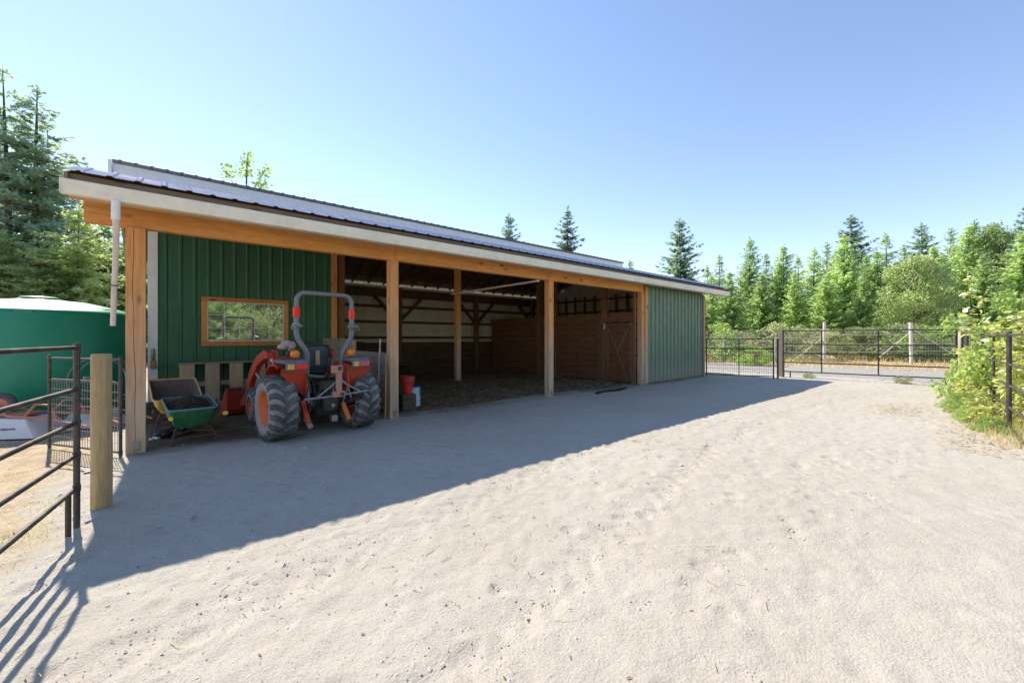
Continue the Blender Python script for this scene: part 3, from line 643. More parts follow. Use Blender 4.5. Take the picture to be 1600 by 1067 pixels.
# rafters and purlins
for x in np.arange(-.6, 17.6, .61):
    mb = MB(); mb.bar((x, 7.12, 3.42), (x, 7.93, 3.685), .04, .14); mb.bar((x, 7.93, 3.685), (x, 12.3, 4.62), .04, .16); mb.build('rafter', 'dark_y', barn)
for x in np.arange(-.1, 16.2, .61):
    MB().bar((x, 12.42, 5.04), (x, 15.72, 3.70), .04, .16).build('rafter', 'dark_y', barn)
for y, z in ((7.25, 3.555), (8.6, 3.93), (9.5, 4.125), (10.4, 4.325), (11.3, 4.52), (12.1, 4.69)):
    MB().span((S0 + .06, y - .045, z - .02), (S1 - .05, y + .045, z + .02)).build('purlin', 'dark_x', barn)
for y in (12.6, 13.4, 14.2, 15.0):
    z = 5.27 - (y - 12.12) * .402; MB().span((U0 + .05, y - .045, z - .045), (U1 - .05, y + .045, z - .005)).build('purlin', 'dark_x', barn)
for k in range(15):  # dark boards added to put shade under the lean-to roof sheets
    y0 = 7.6 + k * .305; z0 = 3.63 + .218 * (y0 - 7.6) + (.03 if k else 0)
    MB().bar((S0 + .07, y0 + .15, 3.555 + .2365 * (y0 + .15 - 7.25) - .0), (S1 - .06, y0 + .15, 3.555 + .2365 * (y0 + .15 - 7.25)), .30, .012, (0, -.23, 1)).build('shading_board', 'dark_x', barn)
for k in range(11):  # same added dark boards, shading the underside of the upper roof
    y0 = 12.6 + k * .305; zz = 5.27 - (y0 - 12.12) * .402
    MB().bar((U0 + .07, y0, zz - .07), (U1 - .06, y0, zz - .07), .30, .012, (0, .40, 1)).build('shading_board', 'dark_x', barn)
# pale blocking between rafters over the front beam
for x in np.arange(-.6, 16.9, .61): MB().span((x + .03, 7.50, 3.33), (x + .575, 7.54, 3.47)).build('blocking', 'soffit', barn)
# stall partition running back from the last open post: rail, boards, door
XS = 11.84
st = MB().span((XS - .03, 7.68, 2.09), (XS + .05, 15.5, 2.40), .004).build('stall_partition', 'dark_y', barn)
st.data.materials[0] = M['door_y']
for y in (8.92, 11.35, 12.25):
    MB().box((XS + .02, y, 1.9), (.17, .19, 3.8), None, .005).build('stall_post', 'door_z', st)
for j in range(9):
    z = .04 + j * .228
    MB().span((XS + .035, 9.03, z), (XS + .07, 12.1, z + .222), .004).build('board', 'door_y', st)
    MB().span((XS + .035, 12.36, z), (XS + .07, 15.5, z + .222), .004).build('board', 'door_y', st)
MB().span((XS - .04, 9.05, .0), (XS + .0, 9.16, 2.09), .004).build('batten', 'door_z', st)
dr = MB().span((XS - .06, 7.86, 1.90), (XS - .025, 8.80, 2.04), .004).build('stall_door', 'door_y', barn)
for j in range(9):
    z = .06 + j * .22; MB().span((XS - .022, 7.74, z), (XS + .01, 8.82, z + .214), .004).build('board', 'door_y', dr)
MB().span((XS - .06, 7.72, .04), (XS - .025, 7.855, 2.04), .004).build('stile', 'door_z', dr)
MB().span((XS - .06, 8.69, .04), (XS - .025, 8.81, 1.898), .004).build('stile', 'door_z', dr)
MB().bar((XS - .075, 8.66, 1.86), (XS - .075, 7.90, .10), .10, .03, (1, 0, 0)).build('diagonal_brace', 'door_z', dr)
MB().bar((XS - .042, 7.90, 1.86), (XS - .042, 8.38, .98), .10, .03, (1, 0, 0)).build('diagonal_brace', 'door_z', dr)
MB().bar((XS - .042, 8.34, .92), (XS - .042, 8.62, .12), .10, .03, (1, 0, 0)).build('diagonal_brace', 'door_y', dr)
MB().span((XS - .05, 8.86, 1.84), (XS - .075, 8.90, 2.02)).build('latch', 'white', dr)
for y in (7.64,): MB().span((XS - .08, y, 0), (XS - .0, y + .08, 3.04), .004).build('jamb', 'door_z', barn)
# low board partition behind the tractor
pt = MB().box((3.40, 9.85, .75), (.12, .12, 1.5), None, .004).build('low_partition', 'grey_z', barn)
for z0, y0, y1 in ((.985, 7.68, 10.0), (.70, 7.68, 10.0), (.41, 7.68, 10.0), (.13, 7.68, 10.0)):
    MB().span((3.31, y0, z0), (3.345, y1, z0 + .275), .004).build('board', 'grey_y', pt)
for z0 in (.13, .41, .69, .97, 1.26): MB().span((3.36, 10.02, z0), (3.395, 12.1, z0 + .275), .004).build('board', 'grey_y', pt)

# ------------------------------------------------------------------ things inside and by the barn
t = thing('hay_feeder', 'weathered slatted wooden hay feeder against the green wall, under the window', 'feeder', (1.0, 11.85, 0))
MB().span((.22, 11.60, .955), (2.3, 12.10, .99), .004).build('top_board', 'grey_x', t)
for x0 in (.24, .70, 1.16, 1.62, 2.05): MB().span((x0, 11.62, .10), (x0 + .27, 11.65, .953), .004).build('slat', 'grey_z', t)
MB().span((.24, 11.655, .45), (2.28, 11.70, .56), .004).build('rail', 'grey_x', t); MB().span((.22, 11.60, .0), (2.3, 12.08, .098), .004).build('base_board', 'grey_x', t)

def wheelbarrow(label, loc, rz, tray, rim, grip, tilt=0.0, load=False):
    """handles point to local -y; legs near the handles, wheel in front at +y"""
    t = thing('wheelbarrow', label, 'wheelbarrow', loc, rz, 'wheelbarrows standing beside the barn post')
    def lp(zz, hw, y0, y1, rr=.09, n=5):
        pts = []
        for cx, cy, a0 in ((hw - rr, y1 - rr, 0), (-hw + rr, y1 - rr, 90), (-hw + rr, y0 + rr, 180), (hw - rr, y0 + rr, 270)):
            for k in range(n): a = R(a0 + 90 * k / (n - 1)); pts.append((cx + rr * math.cos(a), cy + rr * math.sin(a), zz + .10 * (cy > (y0 + y1) / 2) * (zz > .4) + .0))
        return pts
    o1, o2, o3 = lp(.50, .40, -.05, .86), lp(.36, .35, .02, .72), lp(.22, .26, .12, .52)
    i1, i2, i3 = lp(.497, .375, -.025, .835), lp(.37, .33, .04, .70), lp(.235, .245, .13, .51)
    n = len(o1)
    def shell(a, flip):
        vs = [p for l in a for p in l]; fs = []
        for i in range(len(a) - 1):
            for j in range(n):
                q = (j + 1) % n; f = (i * n + j, i * n + q, (i + 1) * n + q, (i + 1) * n + j); fs.append(f if not flip else f[::-1])
        b_ = tuple(range((len(a) - 1) * n, len(a) * n)); fs.append(b_); return vs, fs
    tr = MB().add(*shell([o1, o2, o3], True)).build('tray', tray, t, True, True, 60)
    MB().add(*shell([i1, i2, i3], False)).build('tray_inside', 'barrow_inside', tr, True, True, 60)
    MB().tube(o1 + [o1[0]], .017, 8, False).build('rim', rim, tr, True, True)
    for s in (-1, 1):
        MB().tube([(s * .42, -.40, .44), (s * .40, -.15, .40), (s * .30, .25, .20), (s * .22, .70, .19), (s * .07, 1.02, .20)], .017, 8).build('handle', 'rustframe', t, True, True)
        MB().tube([(s * .425, -.50, .455), (s * .42, -.36, .435)], [.030, .026], 10).build('grip', grip, t, True, True)
        MB().tube([(s * .27, .08, .22), (s * .34, -.06, .10), (s * .36, -.10, .0), (s * .34, .06, .0), (s * .26, .22, .20)], .016, 6).build('leg', 'rustframe', t, True, True)
    MB().tube([(-.345, -.07, .09), (.345, -.07, .09)], .012, 6).build('crossbar', 'rustframe', t, True, True)
    MB().tube([(-.35, -.07, .14), (.0, .1, .17), (.35, -.07, .14)], .012, 6).build('crossbar', 'rustframe', t, True, True)
    w_ = MB().lathe([(.10, -.025), (.165, -.045), (.195, -.03), (.205, 0), (.195, .03), (.165, .045), (.10, .025)], (0, 1.02, .205), 'x', 20).build('wheel', 'rubber', t, True, True)
    MB().lathe([(.0, -.03), (.10, -.03), (.10, .03), (.0, .03)], (0, 1.02, .205), 'x', 16).build('hub', grip, w_, True, True)
    if load:
        r = random.Random(4); mb = MB()
        vs = []; fs = []; g_ = 22
        for j in range(g_):
            for i in range(g_):
                x = -.35 + .70 * i / (g_ - 1); y = .0 + .78 * j / (g_ - 1); d = math.hypot(x / .37, (y - .40) / .42)
                vs.append((x, y, .455 + .10 * (y > .4) * (y - .4) / .4 + .16 * max(0, 1 - d ** 1.6) + r.uniform(-.018, .018)))
        for j in range(g_ - 1):
            for i in range(g_ - 1): a = j * g_ + i; fs.append((a, a + 1, a + 1 + g_, a + g_))
        mb.add(vs, fs)
        for k in range(420):
            x = r.gauss(0, .14); y = .40 + r.gauss(0, .16)
            if abs(x) > .34 or y < .02 or y > .78: continue
            d = math.hypot(x / .37, (y - .40) / .42); z = .46 + .10 * max(0, (y - .4) / .4) + .165 * max(0, 1 - d ** 1.6)
            s = r.uniform(.012, .034); rr = Matrix.Rotation(r.uniform(0, 3), 3, 'Z') @ Matrix.Rotation(r.uniform(-.6, .6), 3, 'X')
            mb.box((x, y, z + .004), (s * 1.3, s * 1.9, s), rr, s * .3)
        h = mb.build('manure_heap', 'manure', None, True, True); h.parent = None
        h.location = loc; h.rotation_euler = (0, 0, rz); tag(h, 'heap of dark brown manure filling the green wheelbarrow', 'manure')
    return t, h if load else None
gb, heap = wheelbarrow('green wheelbarrow with yellow grips, loaded with manure, beside the corner post', (.36, 7.68, .01), R(6), 'barrow_green', 'rim_blue', 'grip', 0, True)
for o in (gb, heap): o.scale = (.74, .88, .98); o.location.x = .33
yb, _n = wheelbarrow('muddy yellow wheelbarrow tipped up empty behind the green wheelbarrow', (.12, 8.95, .02), R(14), 'barrow_yellow', 'barrow_yellow', 'rustframe')
yb.rotation_euler = (R(14), 0, R(6)); yb.location = (.16, 8.85, .06); yb.scale = (.8, .85, 1.0)
mb = MB(); r = random.Random(5)
for k in range(9):
    a = r.uniform(0, 6.28); rr = Matrix.Rotation(a, 3, 'Z') @ Matrix.Rotation(r.uniform(-.5, .5), 3, 'X'); mb.box((.03 + .14 * math.cos(a) * r.random(), 8.4 + .12 * math.sin(a), .055), (.2, .14, .08), rr, .035)
tag(mb.build('plastic_bag', 'blackbag', None, True), 'crumpled black plastic bag on the ground behind the green wheelbarrow', 'bag')
mb = MB()
for k in range(7):
    a = r.uniform(0, 6.28); rr = Matrix.Rotation(a, 3, 'Z') @ Matrix.Rotation(r.uniform(-.9, .9), 3, 'X'); mb.box((-.13 + .04 * math.cos(a), 8.25 + .04 * math.sin(a), .03), (.09, .05, .03), rr, .012)
tag(mb.build('crumpled_paper', 'white', None, True), 'crumpled white paper lying left of the black plastic bag', 'paper')
# buckets and tools beside the second post
t = thing('feed_bucket', 'bright red plastic bucket stacked behind the second post from the left', 'bucket', (3.9, 8.02, .38))
MB().lathe([(0, 0), (.085, 0), (.135, .26), (.15, .262), (.15, .30), (.142, .30), (.13, .26), (.08, .01), (0, .01)], (0, 0, 0), 'z', 24).build('body', 'bucket_red', t, True, True)
MB().lathe([(.142, .20), (.16, .30), (.155, .36), (.17, .365), (.165, .37), (.145, .36), (.14, .30)], (0, 0, 0), 'z', 24).build('rim', 'darkred', t, True, True)
t = thing('crate', 'low dark crate holding up the red bucket', 'crate', (3.88, 8.02, 0))
MB().box((0, 0, .19), (.30, .30, .376), None, .01).build('box', 'grime', t, False, True)
for z in (.1, .22, .33): MB().box((0, -.155, z), (.29, .008, .04)).build('slat', 'dark_x', t, False, True)
t = thing('scoop_shovel', 'pale blue plastic scoop shovel leaning by the red bucket', 'shovel', (4.1, 8.05, 0))
vs = []; fs = []
for j in range(7):
    for i in range(7):
        u = (i - 3) / 3; vs.append((.14 * u, -.05 + .09 * u * u, .08 + .07 * j))
for j in range(6):
    for i in range(6): a = j * 7 + i; fs.append((a, a + 1, a + 8, a + 7))
b_ = [(v[0], v[1] + .008, v[2]) for v in vs]; k = len(vs)
mb = MB().add(vs + b_, fs + [tuple(q + k for q in f[::-1]) for f in fs]); mb.build('blade', 'shovel', t, True, True)
MB().tube([(.0, 0, .46), (-.10, .12, .62)], .016, 8).build('shaft', 'shovel_blue', t, True, True); MB().tube([(-.16, .12, .62), (-.04, .13, .63)], .014, 8).build('grip', 'shovel_blue', t, True, True)
MB().tube([(-.13, .03, .3), (-.09, -.06, .5), (.09, -.06, .5), (.13, .03, .3)], .012, 8).build('collar', 'shovel_blue', t, True, True)
tag(MB().tube([(3.16, 7.42, .02), (3.27, 7.62, 1.22)], .018, 8).build('tool_handle', 'handle', None, True), 'orange-brown wooden tool handle leaning left of the second post', 'tool handle')
tag(MB().tube([(3.29, 8.1, .02), (3.285, 7.95, 1.52)], .017, 8).build('tool_handle', 'peeled', None, True), 'pale upright tool handle rising above the low grey partition', 'tool handle')
tag(MB().tube([(3.72, 8.5, .0), (3.46, 7.85, 1.55)], .017, 8).build('tool_handle', 'handle', None, True), 'slanted tool handle resting behind the second post', 'tool handle')
# hay bales deep in the bay
r = random.Random(9); first = None
for i, (x, y, z, a) in enumerate([(4.6, 14.9, .0, .05), (5.7, 14.95, 0, -.04), (4.7, 14.9, .47, .08), (5.75, 14.9, .47, 0), (5.0, 14.95, .94, -.06), (6.75, 14.9, .0, .1)]):
    t = thing('hay_bale', ['dim hay bale on the floor in the dark back corner, nearest the green room', 'dim floor hay bale in the middle of the back row', 'hay bale on the second layer, left side of the dark stack', 'hay bale on the second layer, right side of the dark stack', 'topmost hay bale of the dark stack at the back', 'floor hay bale at the right end of the back row'][i], 'hay bale', (x, y, z), a, 'hay bales stacked in the dark back of the barn')
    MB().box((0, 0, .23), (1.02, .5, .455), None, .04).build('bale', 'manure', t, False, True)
    for q in (-.28, .28): MB().box((q, 0, .23), (.012, .508, .463), None, .002).build('twine', 'dark_x', t, False, True)
# rubber mat scrap
mb = MB(); mb.v = [(9.0, 7.0, .035), (9.5, 7.1, .045), (10.1, 7.02, .035), (10.8, 7.25, .04), (10.75, 7.36, .035), (10.0, 7.2, .05), (9.4, 7.27, .035), (9.05, 7.15, .03)]
k = len(mb.v); mb.v += [(a, b_, c - .03) for a, b_, c in mb.v]; mb.f = [tuple(range(k)), tuple(range(2 * k - 1, k - 1, -1))] + [(i, i + k, (i + 1) % k + k, (i + 1) % k) for i in range(k)]
tag(mb.build('rubber_mat', 'blackbag', None), 'torn strip of black rubber mat half buried before the stall door', 'mat')

# ------------------------------------------------------------------ tractor (local +y is forward)
T = thing('tractor', 'compact orange-red tractor with loader and grey roll bar, parked rear outwards in the first bay', 'tractor', (1.98, 7.15, 0), R(6))
def loft_lug(mb, Rad, side, a, half, wd=.055, hgt=.032, sweep=.20):
    """one curved tread bar from the shoulder to just past the middle"""
    pts = []
    for k in range(6):
        t_ = k / 5; x = side * (half * 1.02 - t_ * half * 1.15); ang = a + sweep * (1.2 * t_ - .35 * math.sin(t_ * 3.6)) ; drop = .045 * max(0, (abs(x) / half - .72) / .3) ** 2
        pts.append((x, ang, Rad - drop))
    vs = []; fs = []
    for (x, ang, rr) in pts:
        for dr, da in ((-.03, -wd / 2 / Rad * 1.25), (hgt, -wd / 2 / Rad * .8), (hgt, wd / 2 / Rad * .8), (-.03, wd / 2 / Rad * 1.25)):
            q = rr + dr - (.0); an = ang + da; vs.append((x, q * math.cos(an), q * math.sin(an)))
    for i in range(5):
        for j in range(4): fs.append((i * 4 + j, i * 4 + (j + 1) % 4, (i + 1) * 4 + (j + 1) % 4, (i + 1) * 4 + j))
    fs += [(0, 1, 2, 3), (23, 22, 21, 20)]; mb.add(vs, fs)
def wheel(x, y, Rad, wd, rimr, nl, face):
    """face = the side (+1/-1 in x) that shows the disc"""
    h = wd / 2; b0 = Rad - .034
    ob = MB().lathe([(rimr, -h * .78), (rimr + .03, -h * .92), (b0 - .14, -h * 1.0), (b0 - .05, -h * .96), (b0 - .012, -h * .84), (b0, -h * .5), (b0, h * .5), (b0 - .012, h * .84), (b0 - .05, h * .96), (b0 - .14, h), (rimr + .03, h * .92), (rimr, h * .78)], (0, 0, 0), 'x', 48)
    wl_ = bpy.data.objects.new('wheel', None); COL.objects.link(wl_); wl_.parent = T; wl_.location = (x, y, Rad - .005)
    ob.build('tyre', 'sidewall', wl_, True, True, 50)
    mb = MB()
    for k in range(nl):
        a = 2 * math.pi * k / nl; loft_lug(mb, b0, 1, a, h, .30 * 2 * math.pi * Rad / nl * 1.55, .034, 2.6 / nl * 1.6); loft_lug(mb, b0, -1, a + math.pi / nl, h, .30 * 2 * math.pi * Rad / nl * 1.55, .034, 2.6 / nl * 1.6)
    mb.build('tread', 'rubber', wl_, False, True)
    f = face
    MB().lathe([(rimr + .012, f * h * .90), (rimr - .005, f * h * .84), (rimr - .03, f * h * .55), (rimr - .05, f * h * .30), (rimr * .55, f * h * .22), (rimr * .45, f * h * .35), (.0, f * h * .35)], (0, 0, 0), 'x', 36).build('rim', 'orange', wl_, True, True, 30)
    MB().lathe([(rimr + .01, -f * h * .88), (rimr - .02, -f * h * .4), (rimr - .03, -f * h * .1), (.0, -f * h * .1)], (0, 0, 0), 'x', 36).build('rim', 'orange', wl_, True, True, 30)
    mb = MB()
    for k in range(8):
        a = 2 * math.pi * k / 8; mb.lathe([(.014, 0), (.014, f * .03), (0, f * .03)], (f * h * .30, rimr * .72 * math.cos(a), rimr * .72 * math.sin(a)), 'x', 6)
    mb.build('wheel_bolts', 'steel', wl_, False, True)
wheel(-.69, 0, .50, .39, .255, 18, -1); wheel(.60, 0, .50, .39, .255, 18, 1)
wheel(-.53, 1.58, .335, .27, .17, 15, -1); wheel(.53, 1.58, .335, .27, .17, 15, 1)
# chassis
MB().box((0, .10, .52), (.34, .62, .44), None, .05).build('gearbox', 'grime', T, False, True)
mb = MB(); mb.lathe([(0, -.60), (.10, -.60), (.12, -.3), (.13, 0), (.12, .3), (.10, .60), (0, .60)], (0, 0, .50), 'x', 14); mb.build('rear_axle', 'grime', T, True, True)
MB().box((0, 1.15, .50), (.26, 1.5, .28), None, .04).build('engine_block', 'grime', T, False, True)
MB().box((0, 1.58, .36), (.95, .12, .12), None, .03).build('front_axle', 'grime', T, False, True)
hood = [(-.25, .62), (-.25, 1.06), (-.20, 1.15), (-.1, 1.19), (.1, 1.19), (.20, 1.15), (.25, 1.06), (.25, .62)]
MB().prism(hood, 'y', .72, 2.02).build('hood', 'red', T, False, True)
MB().box((0, 2.03, .86), (.42, .04, .42), None, .015).build('grille', 'grime', T, False, True)
MB().box((0, .66, 1.02), (.46, .14, .42), None, .04).build('dashboard', 'plastic', T, False, True)
MB().tube([(0, .62, 1.15), (0, .50, 1.30)], .03, 8).build('steering_column', 'grime', T, True, True)
pts = [(.19 * math.cos(a), .46 + .09 * math.sin(a), 1.33 + .15 * math.sin(a)) for a in np.linspace(0, 6.283, 25)]
MB().tube(pts, .015, 8, False).build('steering_wheel', 'grime', T, True, True)
MB().box((0, .52, .70), (.95, .55, .03), None, .01).build('foot_deck', 'plastic', T, False, True)
# seat
def cushion(name, c, d, rx, mat, parent):
    mb = MB(); n = 10; prof = []
    vs = []; fs = []
    hx, hz, ty = d[0] / 2, d[2] / 2, d[1] / 2
    L = 24
    for ring, (sc, yy) in enumerate([(0.0, -ty), (.6, -ty), (.88, -ty * .9), (1.0, -ty * .4), (1.0, ty * .4), (.88, ty * .9), (.6, ty), (0.0, ty)]):
        for k in range(L):
            a = 2 * math.pi * k / L; ca, sa = math.cos(a), math.sin(a); p = 5
            q = (abs(ca) ** p + abs(sa) ** p) ** (-1 / p); vs.append((hx * q * ca * sc, yy, hz * q * sa * sc))
    for i in range(7):
        for k in range(L): fs.append((i * L + k, (i + 1) * L + k, (i + 1) * L + (k + 1) % L, i * L + (k + 1) % L))
    m_ = Matrix.Rotation(rx, 3, 'X'); vs = [m_ @ Vector(v) + Vector(c) for v in vs]
    return MB().add(vs, fs).build(name, mat, parent, True, True, 70)
st_ = cushion('seat', (-.03, .42, 1.0), (.46, .12, .44), R(90), 'seat', T)
cushion('backrest', (-.03, .20, 1.22), (.40, .10, .44), R(8), 'seat', st_)
MB().tube([(-.25, .24, 1.02), (-.27, .15, 1.25), (-.21, .13, 1.42), (-.03, .12, 1.455), (.15, .13, 1.42), (.21, .15, 1.25), (.19, .24, 1.02)], .014, 8).build('back_frame', 'grime', st_, True, True)
MB().box((-.03, .13, 1.22), (.07, .012, .24), None, .004).build('worn_patch', 'grey_z', st_, False, True)
MB().box((-.03, .40, .86), (.30, .30, .18), None, .03).build('seat_mount', 'grime', T, False, True)
# fenders
for s in (-1, 1):
    mb = MB(); prof_ = []
    for k in range(9):
        a = R(12 + 100 * k / 8); prof_.append((.60 * math.cos(a) * 1.0, .5 + .60 * math.sin(a) * 1.12))
    x0, x1 = ((-.36, -.74) if s < 0 else (.28, .66)); lx = -.55 if s < 0 else .43
    vs = [(x0, y, z) for y, z in prof_] + [(x1, y, z - .02) for y, z in prof_] + [(x0, y, z - .02) for y, z in prof_] + [(x1, y, z - .04) for y, z in prof_]
    n9 = 9; fs = [(i, i + 1, i + 1 + n9, i + n9) for i in range(8)] + [(i + 2 * n9, i + 3 * n9, i + 1 + 3 * n9, i + 1 + 2 * n9) for i in range(8)] + [(i + n9, i + 1 + n9, i + 1 + 3 * n9, i + 3 * n9) for i in range(8)]
    side = [(x0, y, z) for y, z in prof_] + [(x0, .5, .60)]
    f_ = MB().add(vs, fs); f_.prism([(y, z) for y, z in prof_] + [(-.30, 1.05), (-.34, .82), (-.20, .62), (.5, .62)], 'x', x0 - s * .012, x0 + s * .012)
    fe = f_.build('fender', 'red', T, False, True)
    # sloping inner panel seen from behind, grey cap, lamps
    MB().add([(x0, -.34, 1.12), (x1, -.40, 1.10), (x1, -.34, 1.02), (x0, -.20, .64), (x0, -.10, 1.14), (x0, -.05, .62)], [(0, 1, 2, 3), (0, 3, 5, 4)]).build('skirt', 'red', fe, False, True)
    MB().box((lx, -.20, 1.19), (.34, .50, .055), None, .025).build('fender_cap', 'plastic', fe, False, True)
    MB().box((lx, -.455, 1.13), (.30, .05, .12), None, .02).build('lamp_housing', 'plastic', fe, False, True)
    MB().box((lx + .055, -.487, 1.13), (.16, .022, .08), None, .006).build('tail_light', 'reflect' if s < 0 else 'lens', fe, False, True)
    MB().box((lx - .085, -.487, 1.13), (.09, .022, .08), None, .006).build('tail_light', 'yellowlens', fe, False, True)
    cx = -.48 if s < 0 else .40
    am = MB().lathe([(0, -.035), (.05, -.03), (.068, 0), (.07, .02), (.05, .03), (0, .03)], (cx, -.18, 1.30), 'y', 20).build('turn_signal', 'amber', T, True, True)
    MB().lathe([(.03, -.04), (.04, -.03)], (cx, -.18, 1.30), 'y', 16).build('lens_ring', 'yellowlens', am, True, True)
    MB().tube([(cx, -.16, 1.20), (cx, -.16, 1.26)], .02, 8).build('signal_stalk', 'grime', T, True, True)
# roll bar
cxr = .003
def rb(px, pz): return (cxr + px * .925, -.10 + .03 * (pz < 1.2), pz)
arc = lambda cx, cz, r0, a0, a1, n=7: [(cx + r0 * math.cos(R(a0 + (a1 - a0) * k / (n - 1))), cz + r0 * math.sin(R(a0 + (a1 - a0) * k / (n - 1)))) for k in range(n)]
upper = [(-.475, 1.90)] + arc(-.335, 2.12, .14, 180, 90) + arc(.335, 2.12, .14, 90, 0) + [(.475, 1.90)]
MB().tube([rb(*p) for p in upper], .036, 12).build('roll_bar_hoop', 'rops', T, True, True)
for s in (-1, 1):
    MB().tube([rb(s * p, z) for p, z in ((.475, 1.87), (.478, 1.72), (.475, 1.62), (.45, 1.53), (.38, 1.43), (.325, 1.35), (.30, 1.27), (.295, 1.15), (.30, .95), (.33, .72), (.34, .55))], .040, 12).build('roll_bar_leg', 'rops', T, True, True)
    MB().box((cxr + s * .440, -.10, 1.95), (.085, .083, .17), None, .012).build('reflector_band', 'reflect', T, False, True)
    hb = MB().box((cxr + s * .440, -.10, 1.745), (.10, .10, .10), None, .02).build('hinge_bracket', 'steel' if s < 0 else 'rops', T, False, True)
    MB().tube([(cxr + s * .374, -.17, 1.73), (cxr + s * .524, -.17, 1.75)], .014, 8).build('pivot_pin', 'steel', hb, True, True)
    MB().tube([(cxr + s * .54, -.17, 1.70 + .035 * math.cos(a)) if 0 else (cxr + s * (.51 + .03 * math.sin(a)), -.175, 1.71 + .035 * math.cos(a)) for a in np.linspace(0, 6, 10)], .006, 6).build('ring_clip', 'steel', hb, True, True)
MB().tube([rb(0.30, .95), (.05, 0, .9), rb(-.30, .95)], .03, 8).build('roll_bar_brace', 'rops', T, True, True)
# three point hitch with headstock
hx_ = 0.0
hs = MB().box((hx_, -.62, .89), (.085, .05, .46), None, .008).build('hitch_headstock', 'pinkred', T, False, True)
MB().box((hx_ - .03, -.62, 1.07), (.17, .06, .12), None, .01).build('top_lug', 'pinkred', hs, False, True)
MB().box((hx_ + .0, -.655, 1.08), (.05, .02, .06), None, .004).build('pin_hole', 'grime', hs, False, True)
MB().box((hx_ - .01, -.63, .69), (.18, .07, .09), None, .01).build('lower_lug', 'pinkred', hs, False, True)
MB().box((hx_ + .03, -.67, .69), (.05, .02, .05), None, .004).build('pin_hole', 'grime', hs, False, True)
MB().tube([(-.50, -.62, .655), (.0, -.62, .665), (.47, -.62, .70)], .017, 8).build('drawbar', 'steel', hs, True, True)
MB().tube([(hx_ - .02, -.60, .89), (-.16, -.61, .78), (-.32, -.62, .67)], .014, 8).build('diagonal_stay', 'steel', hs, True, True)
MB().tube([(hx_ + .04, -.60, .89), (.18, -.61, .79), (.36, -.62, .69)], .014, 8).build('diagonal_stay', 'steel', hs, True, True)
MB().tube([(-.02, .0, .86), (hx_, -.60, 1.06)], .022, 8).build('top_link', 'grime', T, True, True)
for s in (-1, 1):
    MB().bar((s * .25, .1, .36), (s * .40, -.62, .60 if s < 0 else .66), .03, .075).build('lower_link', 'grime', T, False, True)
    MB().tube([(s * .29, -.18, .92), (s * .34, -.33, .52)], .018, 8).build('lift_rod', 'steel', T, True, True)
    MB().bar((s * .16, .05, .84), (s * .30, -.22, .92), .035, .05).build('lift_arm', 'grime', T, False, True)
    MB().tube([(s * .22, .0, .30), (s * .38, -.52, .50)], .010, 6).build('check_chain', 'rustframe', T, True, True)
MB().box((-.01, -.30, .52), (.24, .16, .26), None, .04).build('pto_housing', 'grime', T, False, True)
MB().lathe([(0, -.46), (.03, -.46), (.03, -.38), (.085, -.37), (.085, -.33), (0, -.33)], (-.02, 0, .50), 'y', 16).build('pto_shaft', 'steel', T, True, True)
MB().box((-.01, -.45, .30), (.09, .12, .10), None, .01).build('tow_bracket', 'steel', T, False, True)
MB().box((.0, -.20, .78), (.30, .20, .16), None, .03).build('valve_block', 'grime', T, False, True)
r = random.Random(11)
for k in range(9):
    x = r.uniform(-.26, .22); MB().tube([(x, -.12, r.uniform(.8, .9)), (x + r.uniform(-.1, .1), -.33, r.uniform(.6, .86)), (x + r.uniform(-.12, .12), -.34, r.uniform(.45, .6)), (x * .5, -.15, .45)], .011, 6).build('hydraulic_hose', 'grime' if k % 3 else 'steel', T, True, True)
for x, z0, z1, mt in ((-.42, .28, .60, 'red'), (.20, .24, .50, 'orange'), (-.38, .20, .34, 'pinkred')):
    MB().bar((x, -.30, z1), (x + .03, -.46, z0), .07, .05, (0, 1, 0), .008).build('stabiliser_foot', mt, T, False, True)
MB().tube([(-.36, -.15, 1.05), (-.36, -.30, 1.0), (-.34, -.34, .85), (-.30, -.30, .7)], .016, 8).build('control_lever', 'grime', T, True, True)
for x in (-.30, .26, .33): MB().tube([(x, .15, .75), (x + .02, .08, 1.22)], .009, 6).build('control_lever', 'steel', T, True, True)
# loader
for s in (-1, 1):
    MB().box((s * .43, .98, .95), (.09, .16, .78), None, .012).build('loader_mast', 'red', T, False, True)
    poly = [(.86, 1.30), (1.05, 1.34), (1.5, 1.22), (1.95, .92), (2.35, .42), (2.62, .30), (2.60, .20), (2.26, .26), (1.86, .76), (1.46, 1.06), (1.02, 1.20), (.86, 1.20)]
    x = s * .53
    ar = MB().prism(poly, 'x', x - .045, x + .045).build('loader_arm', 'red', T, False, True)
    MB().tube([(x, 1.02, .70), (x, 1.72, .92)], .03, 10).build('lift_cylinder', 'steel', ar, True, True)
    MB().tube([(x - .0, 1.85, .98), (x, 2.62, .46)], .024, 10).build('tilt_cylinder', 'steel', ar, True, True)
    MB().tube([(x - .03, .9, 1.32), (x - .03, 1.3, 1.36), (x - .03, 1.9, 1.0), (x - .03, 2.2, .66)], .010, 6).build('loader_hose', 'grime', ar, True, True)
MB().box((-.478, .98, 1.16), (.01, .10, .12)).build('warning_sticker', 'white', T, False, True)
MB().box((-.485, .98, 1.12), (.01, .09, .05)).build('warning_sticker', 'grime', T, False, True)
bk = MB().add(*(lambda P: ([(x, y, z) for x in (-.78, .78) for y, z in P], [(i, i + 1, i + 1 + len(P), i + len(P)) for i in range(len(P) - 1)]))([(2.66, .56), (2.62, .50), (2.62, .14), (2.68, .05), (2.8, .02), (3.25, .02), (3.25, .035), (2.82, .04), (2.70, .07), (2.64, .15), (2.64, .50), (2.68, .55)])).build('bucket', 'darkred', T, False, True)
